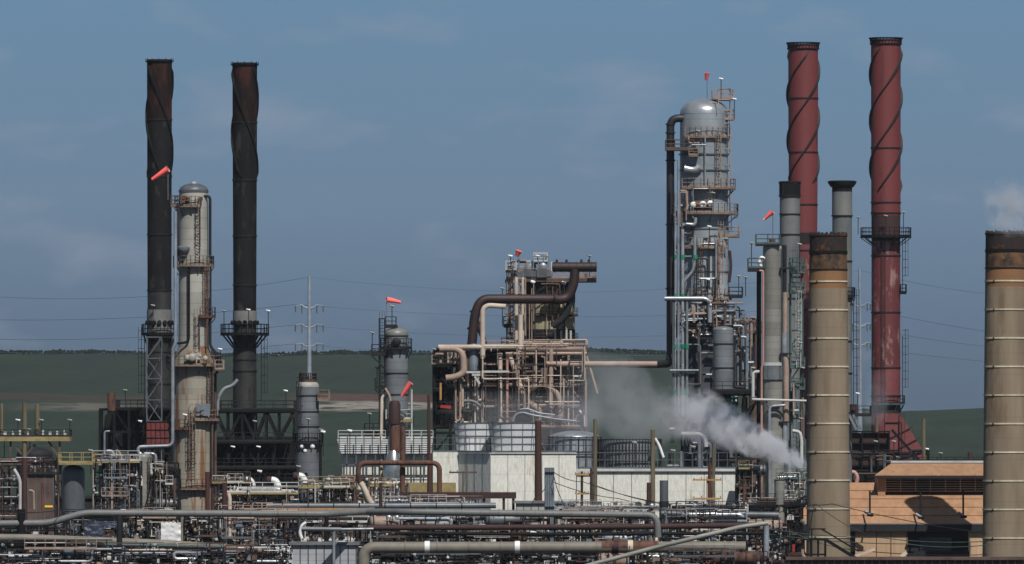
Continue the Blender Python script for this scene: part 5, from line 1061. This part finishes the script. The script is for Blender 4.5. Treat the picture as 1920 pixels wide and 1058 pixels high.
# ======================= left edge: pipe deck with posts =======================
D_ = 960
ld = thing('loading_deck', 'ochre raised steel deck with two tall posts at the far left', 'deck', (X(60, D_), D_, 0))
box_platform(ld, X(-20, D_), X(133, D_), D_-2, D_+2, Z(819, D_), 'ochre', 'dark', .5, .8, name='deck')
for a, yt in ((46, 755), (70, 757), (3, 757)): MB().tube(P(a, yt, D_, -1.6), P(a, 1000 if a == 46 else 822, D_, -1.6), .26 if a != 3 else .18, 10).build('post', 'wood', ld)
m = MB()
for (a, b_, c, d) in ((46, 858, 30, 838), (46, 858, 62, 838), (112, 825, 112, 890), (90, 826, 112, 860), (20, 826, 20, 950), (112, 860, 112, 980)): m.beam(P(a, b_, D_, -1.4), P(c, d, D_, -1.4), .22)
m.build('brace', 'brown', ld)
m = MB()
for i in range(9): m.box(P(10+i*14, 814, D_, -1), (.3, .3, .5+.2*(i % 3)))
m.build('fitting', 'offwhite', ld)
for i, (a, b_) in enumerate(((34, 788), (78, 788), (131, 788))): flood(a, b_, 958, 816, 'floodlight above the ochre deck at the far left, '+['left of three', 'middle of three', 'right of three'][i])
v = vessel('dark grey rounded tank at the far left below an ochre walkway', 138, 900, 872, 1110, 21, 'galvdark', 12)
box_platform(v, X(112, 900), X(176, 900), 897.5, 902, Z(868, 900), 'ochre', 'ochre')
v = vessel('slender grey ribbed vessel left of the cream column base', 268, 940, 850, 1090, 17, 'insul2', 6)
ladder(v, X(281, 940), 939, Z(990, 940), Z(858, 940), .6, .8, 'brown'); box_platform(v, X(284, 940), X(306, 940), 938, 940.5, Z(888, 940), 'ochre', 'offwhite')
v = vessel('low dark domed vessel behind the ochre deck at the far left', 65, 985, 838, 1060, 34, 'darkwall', 14)

def bent(label, pts, r, m_, D, name='bent_pipe', bend=.7): 
    t = MB(); t.path([P(a, b_, D) for a, b_ in pts], r, bend, 12, seg=6); return solo(t, name, m_, label, 'pipe')
bent('white hooked pipe rising in front of the black heater hopper', [(196, 960), (196, 809), (206, 809)], .14, 'galv', 1040)
bent('silver hooked pipe second from the heater hopper left edge', [(200, 846), (212, 846), (214, 870), (214, 960)], .2, 'silver', 1036)
bent('tan hooked pipe left of the slender ribbed vessel', [(218, 844), (226, 850), (227, 960)], .14, 'tan', 1034)
bent('rust orange upright pipe left of the slender ribbed vessel', [(231, 955), (231, 868)], .16, 'rustlight', 1030)
for i, (a, b_) in enumerate(((432, 903), (470, 902), (518, 903), (568, 895))):
    t = thing('vent_elbow', 'white curved vent elbow below the black heater, '+['leftmost of four', 'second from left', 'third from left', 'rightmost of four'][i], 'vent', P(a, 925, 985), 'white vent elbows below the heater')
    MB().path([P(a-9, b_-3, 985), P(a-2, b_-2, 985), P(a+3, b_+6, 985), P(a+3, b_+18, 985)], .38, .7, 16, r2=.42).build('elbow', 'white', t)
    m = MB(); m.hcyl(P(a-16, b_-2, 986), P(a-8, b_-2, 986), .5, 16); m.build('hood', 'rustred', t)
    MB().ring(X(a+3, 985), 985, Z(b_+20, 985), Z(b_+17, 985), .4, .55, 16).build('flange', 'offwhite', t)

# ======================= dense process modules =======================
PAL = {'dark': ['dark', 'black', 'black', 'brown', 'dark', 'rustred'], 'mix': ['dark', 'brown', 'galvdark', 'offwhite', 'tansteel', 'galv', 'rustred', 'silver', 'dark', 'tanlight'], 'light': ['galv', 'offwhite', 'silver', 'tanlight', 'brown', 'dark', 'rustlight'], 'rusty': ['rustlight', 'rustred', 'brown', 'tansteel', 'dark', 'black', 'dark', 'offwhite', 'galvdark']}
def module(label, x0, x1, yt, D, depth, pal, n, seed, fm='dark', deck=None, rail=None, name='pipe_rack', drums=1, cat='pipe rack', step=26, big=True):
    rg = random.Random(seed); P_ = PAL[pal]+(['dark', 'black', 'rustred', 'black', 'galvdark'] if D < 860 else []); X0, X1 = X(x0, D), X(x1, D); zt = Z(yt, D)
    t = thing(name, label, cat, ((X0+X1)/2, D, 0)); zs = [0]; z = zt
    lv = []
    while z > .8: lv.append(z); z -= rg.uniform(1.5, 2.2)
    zs += sorted(lv); nx = max(2, int((X1-X0)/rg.uniform(3.0, 4.2)))
    frame_mb(X0, X1, D, D+depth, zs, nx, 1, .16, True, rg, None, .08).build('steel_frame', fm, t)
    for z in zs[1:]:            # horizontal runs on every level
        for k in range(rg.randint(2, 4)):
            r = rg.uniform(.08, .26); y = D+rg.uniform(-.2, depth); a = X0+rg.uniform(0, .3)*(X1-X0); b_ = X1-rg.uniform(0, .3)*(X1-X0); zz = z+r+.12
            pts = [Vector((a, y, zz)), Vector((b_, y, zz))]
            if rg.random() < .5: pts.append(Vector((b_, y, zz-rg.uniform(1, 2.5))))
            if rg.random() < .4: pts.insert(0, Vector((a, y, zz+rg.uniform(.8, 1.8))))
            if pts[0].z > zt+.7 : pts[0].z = zt+.5
            MB().path(pts, r, r*3, 8, seg=4).build('pipe', rg.choice(P_), t)
    zlo = max(.5, Z(1062, D)-.3)
    fill_pipes(t, X0, X1, zlo, zt, D-.4, D+depth, min(95, int(n*1.6)), P_, rg, (.04, .15))
    fill_pipes(t, X0, X1, zlo, zt+.8, D-.7, D+1, min(95, int(n*(2.4 if D > 860 else 1.8))), P_+(['offwhite', 'tansteel', 'silver', 'tanlight'] if D > 860 else ['dark', 'black', 'dark', 'rustred', 'offwhite', 'black']), rg, (.025, .06), name='conduit', vert=.6)
    for z in zs[1:]:
        if z < zlo-.5 or rg.random() < .35: continue
        a = X0+rg.uniform(0, .5)*(X1-X0); b_ = a+rg.uniform(.3, .6)*(X1-X0); r = MB(); rail_pts(r, [(a, D-.8, z), (min(b_, X1), D-.8, z)], 1.0, .9, .03); r.build('railing', rg.choice(['offwhite', 'tansteel', 'ochre', 'brown', 'galv', 'dark'] if D > 860 else ['tansteel', 'dark', 'black', 'galvdark', 'brown']), t)
    for k in range(n//2):   # pump and exchanger heads facing the viewer
        a = rg.uniform(X0, X1); z = rg.choice(zs[1:])+.35; r = rg.uniform(.1, .28); MB().hcyl((a, D-.2, z), (a, D+rg.uniform(.6, 1.6), z), r, 12).build('pot', rg.choice(['offwhite', 'galv', 'tansteel', 'brown', 'silver', 'insul2', 'teal']), t)
    valves(t, n, X0, X1, zlo, zt+.3, D-.5, rg, ('dark', 'offwhite', 'galvdark', 'rustlight', 'galv', 'dark', 'brown', 'rustred' if rg.random() < .8 else 'teal'))
    for k in range(drums):
        z = rg.choice(zs[1:]); L_ = rg.uniform(2, 3.6); a = rg.uniform(X0, max(X0+.1, X1-L_)); r = rg.uniform(.35, .8); exchanger(t, (a, D+rg.uniform(-.2, .8), z-r*.1), (a+L_, D+.3, z-r*.1), r, rg.choice(['galv', 'insul', 'tansteel', 'offwhite', 'rustlight', 'galvdark']))
    for k in range(n//2):       # boxes, transmitters
        MB().box((rg.uniform(X0, X1), D-.3, rg.uniform(zlo, zt)), (rg.uniform(.15, .7), .3, rg.uniform(.15, .5))).build('junction_box', rg.choice(['offwhite', 'galv', 'brown', 'tansteel', 'dark']), t)
    if rail:
        r = MB(); rail_pts(r, [(X0, D-.3, zt+.1), (X1, D-.3, zt+.1)], 1.1, 1.4); r.build('railing', rail, t)
    if deck: MB().b2((X0, D-.5, zt-.12), (X1, D+depth, zt+.1)).build('deck', deck, t)
    return t
mods = [
 ('dark pipe rack at the far left behind the ochre deck posts', -30, 110, 872, 940, 6, 'rusty', 24, 11, 'dark', None, None),
 ('crowded pipe rack between the far left tank and the heater', 175, 262, 866, 930, 5, 'mix', 18, 12, 'black', 'ochre', 'offwhite'),
 ('dark pipe rack left of the cream column foot', 288, 335, 880, 935, 4, 'dark', 14, 13, 'black', None, None),
 ('rusty pipe rack right of the cream column foot', 398, 470, 905, 960, 5, 'rusty', 18, 14, 'brown', 'ochre', 'brown'),
 ('low ochre decked rack below the black heater', 425, 560, 925, 950, 6, 'mix', 22, 15, 'dark', 'ochre', 'offwhite'),
 ('ochre decked rack right of the white vent elbows', 560, 665, 914, 955, 5, 'rusty', 24, 16, 'brown', 'ochre', 'ochre'),
 ('pipe rack with a rusty bundle left of the goalpost pipe', 615, 700, 905, 975, 5, 'rusty', 22, 17, 'brown', None, None),
 ('grey equipment skid below the slender centre left column', 690, 765, 912, 950, 4, 'light', 26, 18, 'galvdark', None, None),
 ('long low rack of pale pipes below the dark red steel beam', 720, 905, 945, 905, 6, 'light', 30, 19, 'galvdark', None, None),
 ('low rack right of the ribbed galvanised column', 1040, 1240, 955, 900, 6, 'mix', 28, 20, 'galvdark', None, None),
 ('dark low rack with red boxes under the cream wall', 1240, 1400, 955, 880, 6, 'rusty', 26, 21, 'black', None, None),
 ('dark rack right of the cream wall, before the slim column', 1382, 1425, 880, 950, 5, 'dark', 16, 22, 'black', 'black', 'dark'),
 ('teal and grey rack between the slim column and the chimney', 1455, 1515, 900, 935, 4, 'mix', 20, 23, 'teal', None, 'teal'),
 ('dark walkway rack left of the orange shed', 1400, 1505, 948, 880, 5, 'dark', 20, 24, 'black', 'black', 'dark'),
 ('foreground rack at the bottom far left', -40, 130, 995, 800, 5, 'dark', 26, 25, 'black', None, None),
 ('foreground rack under the dark grey tank', 120, 260, 975, 830, 5, 'mix', 26, 26, 'black', None, None),
 ('foreground rack of small tubes left of the white sheeting', 225, 330, 972, 790, 4, 'light', 30, 27, 'dark', None, None),
 ('foreground rack right of the white sheeting', 345, 420, 975, 800, 4, 'mix', 24, 28, 'dark', None, None),
 ('foreground railed rack under the long grey pipeline', 410, 560, 972, 790, 5, 'mix', 30, 29, 'dark', None, 'tansteel'),
 ('foreground pale rack above the white cabin roof', 545, 690, 982, 805, 4, 'light', 26, 30, 'dark', None, 'offwhite'),
 ('foreground rack below the dark red pipe, left part', 690, 860, 978, 795, 5, 'light', 28, 31, 'black', None, None),
 ('foreground rack below the dark red pipe, middle part', 855, 1030, 974, 800, 5, 'mix', 28, 32, 'black', None, None),
 ('foreground rack below the dark red pipe, right part', 1040, 1215, 972, 805, 5, 'rusty', 28, 33, 'black', None, None),
 ('foreground rack of teal topped fittings right of the grey elbow', 1240, 1400, 972, 790, 5, 'mix', 30, 34, 'black', None, None),
 ('foreground rack by the rusty orange post', 1395, 1480, 985, 800, 4, 'mix', 20, 35, 'black', None, None),
 ('bottom row rack at the far left corner', -30, 210, 1030, 735, 3, 'mix', 26, 36, 'dark', None, None),
 ('bottom row rack under the warm grey left pipeline', 210, 420, 1036, 732, 3, 'mix', 26, 37, 'dark', None, None),
 ('bottom row rack under the left pipeline end', 420, 545, 1040, 735, 3, 'light', 18, 38, 'dark', None, None),
 ('bottom row rack under the thick banded pipeline, left half', 700, 930, 1040, 745, 3, 'dark', 20, 39, 'black', None, None),
 ('bottom row rack under the thick banded pipeline, right half', 930, 1120, 1040, 745, 3, 'dark', 20, 40, 'black', None, None),
 ('tan floored rack at the bottom right of centre', 1240, 1440, 1045, 738, 3, 'dark', 14, 41, 'woodred', None, None),
]
for (lb, x0, x1, yt, D, dp, pal, n, seed, fm, deck, rail) in mods:
    module(lb, x0, x1, yt, D, dp, pal, n, seed, fm, deck, rail, drums=(3 if D < 860 else 2) if x1-x0 > 100 else 1)

# low buildings, tanks and sheeting among the racks
def shed(label, x0, x1, yt, D, depth, wm, rm, name='equipment_building', over=.3, rh=.25):
    t = thing(name, label, 'building', ((X(x0, D)+X(x1, D))/2, D, 0)); MB().b2((X(x0, D), D, 0), (X(x1, D), D+depth, Z(yt, D))).build('wall', wm, t)
    MB().b2((X(x0, D)-over, D-over, Z(yt, D)), (X(x1, D)+over, D+depth+over, Z(yt, D)+rh)).build('roof', rm, t); m = MB(); n = max(2, int((x1-x0)/14))
    for i in range(n+1): a = X(x0+(x1-x0)*i/n, D); m.b2((a-.05, D-.04, 0), (a+.05, D-.002, Z(yt, D)))
    m.build('wall_rib', 'galvdark' if wm != 'darkwall' else 'dark', t)
    return t
wsh = mat('white_sheeting_wall', (196, 200, 206), (170, 174, 182), scale=.6, rough=.5, seam=.55, seamk=.75, rust=.08, rustc=(120, 116, 112))
M['wsh'] = wsh
shed('white plank sided cabin at the bottom, left of the thick pipeline elbow', 548, 668, 1022, 765, 5, 'wsh', 'roofgrey')
shed('pale cabin seen right of the thick pipeline elbow', 700, 760, 1040, 765, 5, 'offwhite', 'offwhite')
shed('grey flat roofed building under the beam, left', 730, 905, 958, 885, 6, 'insul', 'roofgrey')
shed('low cream building at the foot of the thick timber post', 968, 1080, 944, 925, 5, 'cream', 'roofgrey')
shed('pale blue grey cabin between the two foreground pipelines', 816, 866, 974, 812, 4, 'insul', 'cream')
shed('small pale cabin right of the blue grey cabin', 870, 890, 976, 812, 4, 'offwhite', 'cream')
shed('dark row of cabins with cream roofs left of the blue grey cabin', 700, 800, 974, 812, 4, 'darkwall', 'cream')
shed('low orange roofed shelter below the rusty pipes, left of centre', 460, 690, 958, 870, 5, 'brown', 'orange')
shed('tan block wall at the bottom right of centre', 1230, 1440, 1052, 770, 4, 'tanwall', 'rustdeck')
shed('dark block standing in for the shade left of the orange shed', 1440, 1500, 985, 895, 8, 'darkwall', 'darkwall')  # added dark box; the shade at the shed's left gable built as a body
shed('dark brown plant building low behind the far left racks', -60, 330, 935, 985, 6, 'darkwall', 'dark')
shed('dark plant building low behind the middle racks', 400, 700, 945, 990, 6, 'darkwall', 'dark')
shed('dark plant building low behind the pump house', 1080, 1480, 950, 975, 6, 'darkwall', 'dark')
shed('dark red trimmed low block left of the chimney foot', 1440, 1510, 1042, 800, 4, 'rustred', 'rustred')
shed('dark bottom wall running under the shed and both chimneys', 1480, 1960, 1050, 770, 3, 'woodred', 'brown')
shed('tan concrete cabin on the left rack behind a timber pole', 52, 100, 890, 930, 4, 'brown', 'dark')
# wrinkled sheets
def sheet(label, x0, x1, yt, yb, D, m_, seed, amp=.18, name='tarpaulin', slant=0):
    rg = random.Random(seed); n, k = 22, 18; m = MB(); vs = []
    for side in (0, .05):
        for j in range(k+1):
            for i in range(n+1):
                p = P(x0+(x1-x0)*i/n+slant*j/k, yt+(yb-yt)*j/k, D); w_ = amp*.5*mnoise.fractal(Vector((i*.13+seed*9.1, j*.28, seed)), 1, 2, 4)
                vs.append((p.x, p.y+w_+side, p.z+.04*math.sin(i*1.3)))
    w_ = n+1; q = (k+1)*w_; f = []
    for j in range(k):
        for i in range(n): a = j*w_+i; f += [(a, a+1, a+w_+1, a+w_), (q+a, q+a+w_, q+a+w_+1, q+a+1)]
    m.add(vs, f, True); return solo(m, name, m_, label, 'sheeting')
sheet('crumpled white sheeting hanging behind the pipes at lower left', 302, 339, 980, 1022, 772, 'white', 4)
sheet('blue plastic sheeting hung over a rack at the lower left', 160, 196, 978, 1010, 775, 'blue', 9, slant=-4); sheet('darker blue sheet draped along the rack right of the blue plastic one', 195, 228, 978, 990, 775, 'blue', 2, .1)
# small singular things
bent('yellow short pipe on the left rack above the grey pipeline', [(84, 951), (99, 951)], .16, 'yel', 790)
bent('white S-shaped pipe dropping at the far left', [(26, 880), (34, 892), (38, 905), (38, 955)], .18, 'offwhite', 890)
bent('tan pipe dropping beside the far left timber pole', [(55, 920), (63, 921), (64, 955)], .13, 'tan', 885)
bent('rust orange pipe dropping right of the far left timber pole', [(80, 905), (80, 958)], .14, 'rustlight', 884)
bent('pale tan standpipe between the cream column and the vents', [(428, 925), (431, 935), (431, 1010)], .2, 'tanlight', 850)
bent('dark brown standpipe just right of the cream column foot', [(389, 885), (389, 960)], .25, 'woodred', 900)
bent('second dark brown standpipe right of the cream column foot', [(421, 905), (421, 960)], .28, 'woodred', 905)
bent('cream fat pipe curling down left of the goalpost pipe', [(676, 905), (684, 918), (692, 938), (700, 948)], .32, 'tanlight', 925)
bent('white curved hose beside the dark post at the bottom left of centre', [(566, 1010), (562, 1000), (566, 985), (574, 980)], .15, 'white', 765)
bent('bright white thin drain pipe curving down beside a caged tank', [(1228, 822), (1236, 835), (1244, 858)], .16, 'white', 950)
bent('grey swept bracket shield left of the curved drain pipe', [(1220, 865), (1226, 835), (1230, 865)], .4, 'teal', 952)
for i, (a, b_) in enumerate(((656, 808), (8, 815), (56, 806), (170, 845), (606, 810), (1190, 830), (1300, 838), (1262, 845), (560, 875), (487, 884))):
    flood(a, b_, 960, b_+45, 'floodlight on a pole '+['above the whitish slatted tower', 'at the far left edge over the ochre deck', 'low between the two tall posts of the ochre deck', 'left of the black heater hopper', 'right of the grey vessel, over the racks', 'in front of the caged tank', 'in the steam above the cream wall', 'left in the steam above the cream wall', 'at the foot of the grey vessel', 'under the black heater middle'][i], 1.3)
# stairs and steelwork by chimney foot
sg = thing('access_stair', 'dark steel stair and handrail in front of the left chimney foot', 'stair', P(1560, 1058, 790))
frame_mb(X(1508, 790), X(1548, 790), 790, 792, [0, Z(1040, 790), Z(1012, 790)], 3, 1, .12, False).build('landing_frame', 'black', sg)
m = MB(); m.beam(P(1516, 992, 789), P(1548, 992, 789), .12); m.beam(P(1540, 992, 789), P(1610, 1034, 789), .14); m.beam(P(1548, 1012, 789), P(1610, 1050, 789), .3); m.beam(P(1522, 992, 789), P(1522, 1050, 789), .12)
m.build('handrail', 'black', sg); m = MB(); m.path([P(1505, 1030, 789), P(1504, 1040, 789), P(1511, 1048, 789)], .15, .3, 8); m.build('hose', 'tan', sg); m = MB(); m.box(P(1488, 1028, 789), (.25, .2, .7)); m.build('red_box', 'red', sg)
m = MB(); m.beam(P(1590, 1048, 789), P(1640, 1030, 789), .25); m.beam(P(1680, 1050, 789), P(1700, 1036, 789), .3); m.build('brace', 'tanlight', sg)
# small bridge/stair left of shed
st2 = thing('inclined_walkway', 'dark inclined walkway rising to the chimney from the left', 'walkway', P(1470, 990, 885))
m = MB(); a, b_ = P(1450, 968, 880), P(1512, 930, 880); m.beam(a, b_, .8, .2); m.build('tread_run', 'black', st2); r = MB(); rail_pts(r, [a, b_], 1.2, .8); r.build('railing', 'teal', st2)

# ======================= steam =======================
def steam(label, A, B, r0, r1, dens, seed, col=(.93, .95, 1.0), bow=0, thr=.46, name='steam_plume', fade=.0, scale=.25, cont=3.0, gain=1.6):
    A = Vector(A); B = Vector(B); L_ = (B-A).length; d = (B-A).normalized(); rm_ = max(r0, r1)*1.25
    m = MB(); m.b2((-.02*L_, -rm_, -rm_), (L_*1.04, rm_, rm_+abs(bow)))
    mt = bpy.data.materials.new('steam_'+str(seed)); mt.use_nodes = True; nt = mt.node_tree; N = nt.nodes; L = nt.links; N.clear()
    out = N.new('ShaderNodeOutputMaterial'); pv = N.new('ShaderNodeVolumePrincipled'); L.new(pv.outputs[0], out.inputs['Volume']); pv.inputs['Color'].default_value = col+(1,); pv.inputs['Anisotropy'].default_value = .2
    tc = N.new('ShaderNodeTexCoord'); sp = N.new('ShaderNodeSeparateXYZ'); L.new(tc.outputs['Object'], sp.inputs[0])
    def mm(op, a, b=None, c=None, clamp=False):
        n = N.new('ShaderNodeMath'); n.operation = op; n.use_clamp = clamp
        for i, v in enumerate((a, b, c)):
            if v is None: continue
            if isinstance(v, (int, float)): n.inputs[i].default_value = v
            else: L.new(v, n.inputs[i])
        return n.outputs[0]
    t = mm('DIVIDE', sp.outputs['X'], L_, clamp=True); R_ = mm('ADD', mm('MULTIPLY', t, r1-r0), r0)
    zc = mm('MULTIPLY', mm('MULTIPLY', t, t), bow); dz = mm('SUBTRACT', sp.outputs['Z'], zc)
    nz = N.new('ShaderNodeTexNoise'); nz.inputs['Scale'].default_value = scale; nz.inputs['Detail'].default_value = 5; nz.inputs['Roughness'].default_value = .58
    mp = N.new('ShaderNodeMapping'); mp.inputs['Location'].default_value = (seed*7.3, seed*3.1, 0); L.new(tc.outputs['Object'], mp.inputs[0]); L.new(mp.outputs[0], nz.inputs['Vector'])
    rr = mm('SQRT', mm('ADD', mm('MULTIPLY', sp.outputs['Y'], sp.outputs['Y']), mm('MULTIPLY', dz, dz)))
    edge = mm('SUBTRACT', 1, mm('DIVIDE', rr, R_))
    f = mm('ADD', edge, mm('MULTIPLY', mm('SUBTRACT', nz.outputs[0], .5), cont)); f = mm('SUBTRACT', f, thr-.3); f = mm('MULTIPLY', f, gain, clamp=True)
    f = mm('MULTIPLY', f, mm('MULTIPLY', edge, 4, clamp=True))
    f = mm('MULTIPLY', f, mm('MULTIPLY', t, 14, clamp=True)); f = mm('MULTIPLY', f, mm('MULTIPLY', mm('SUBTRACT', 1, t), 3, clamp=True))
    k = mm('ADD', mm('MULTIPLY', mm('POWER', t, .7), dens[1]-dens[0]), dens[0]); f = mm('MULTIPLY', f, k)
    L.new(f, pv.inputs['Density'])
    M['_st'] = mt
    me = m.build(name, '_st', None, (0, 0, 0)); me.location = A; me.rotation_euler = d.to_track_quat('X', 'Z').to_euler(); tag(me, label, 'steam', None, 'stuff'); return me
steam('dense white steam jet blowing left from beside the banded chimney', P(1514, 872, 940), P(1255, 752, 992), 0.9, 4.2, (1.7, .12), 1, cont=6, gain=4, scale=.5, thr=.62)
steam('thin grey steam drifting over the caged tank', P(1400, 810, 972), P(1050, 725, 982), 2.6, 7.2, (.075, .05), 2, thr=.36, cont=4.5, gain=2.5, scale=.2)
steam('faint grey mist over the tan pipe structure and fan stacks', P(1130, 805, 990), P(830, 780, 996), 4.5, 4.0, (.05, .03), 3, thr=.2)
steam('pale smoke puff leaving the right edge chimney', P(1886, 436, 800), P(1900, 352, 802), 2.0, 3.4, (.5, .35), 4, thr=.4, scale=.4, cont=4)
steam('faint steam around the foot of the right red smokestack', P(1640, 800, 1120), P(1645, 690, 1120), 1.8, 2.6, (.09, .05), 5, thr=.3)
# thin sea air over the whole plant
hz = MB(); hz.b2((-2950, -260, -1.2), (2950, 7600, 95)); hmt = bpy.data.materials.new('haze'); hmt.use_nodes = True; nt = hmt.node_tree; nt.nodes.clear(); o_ = nt.nodes.new('ShaderNodeOutputMaterial'); pv = nt.nodes.new('ShaderNodeVolumePrincipled')
pv.inputs['Density'].default_value = .000018; pv.inputs['Color'].default_value = (.72, .82, .95, 1); nt.links.new(pv.outputs[0], o_.inputs['Volume']); M['_hz'] = hmt
tag(hz.build('haze', '_hz', None, (0, 0, 0)), 'thin bluish air haze over the whole plant and hill', 'haze', None, 'stuff')
print('OBJECTS', len(bpy.data.objects), 'FACES', sum(len(m.polygons) for m in bpy.data.meshes))
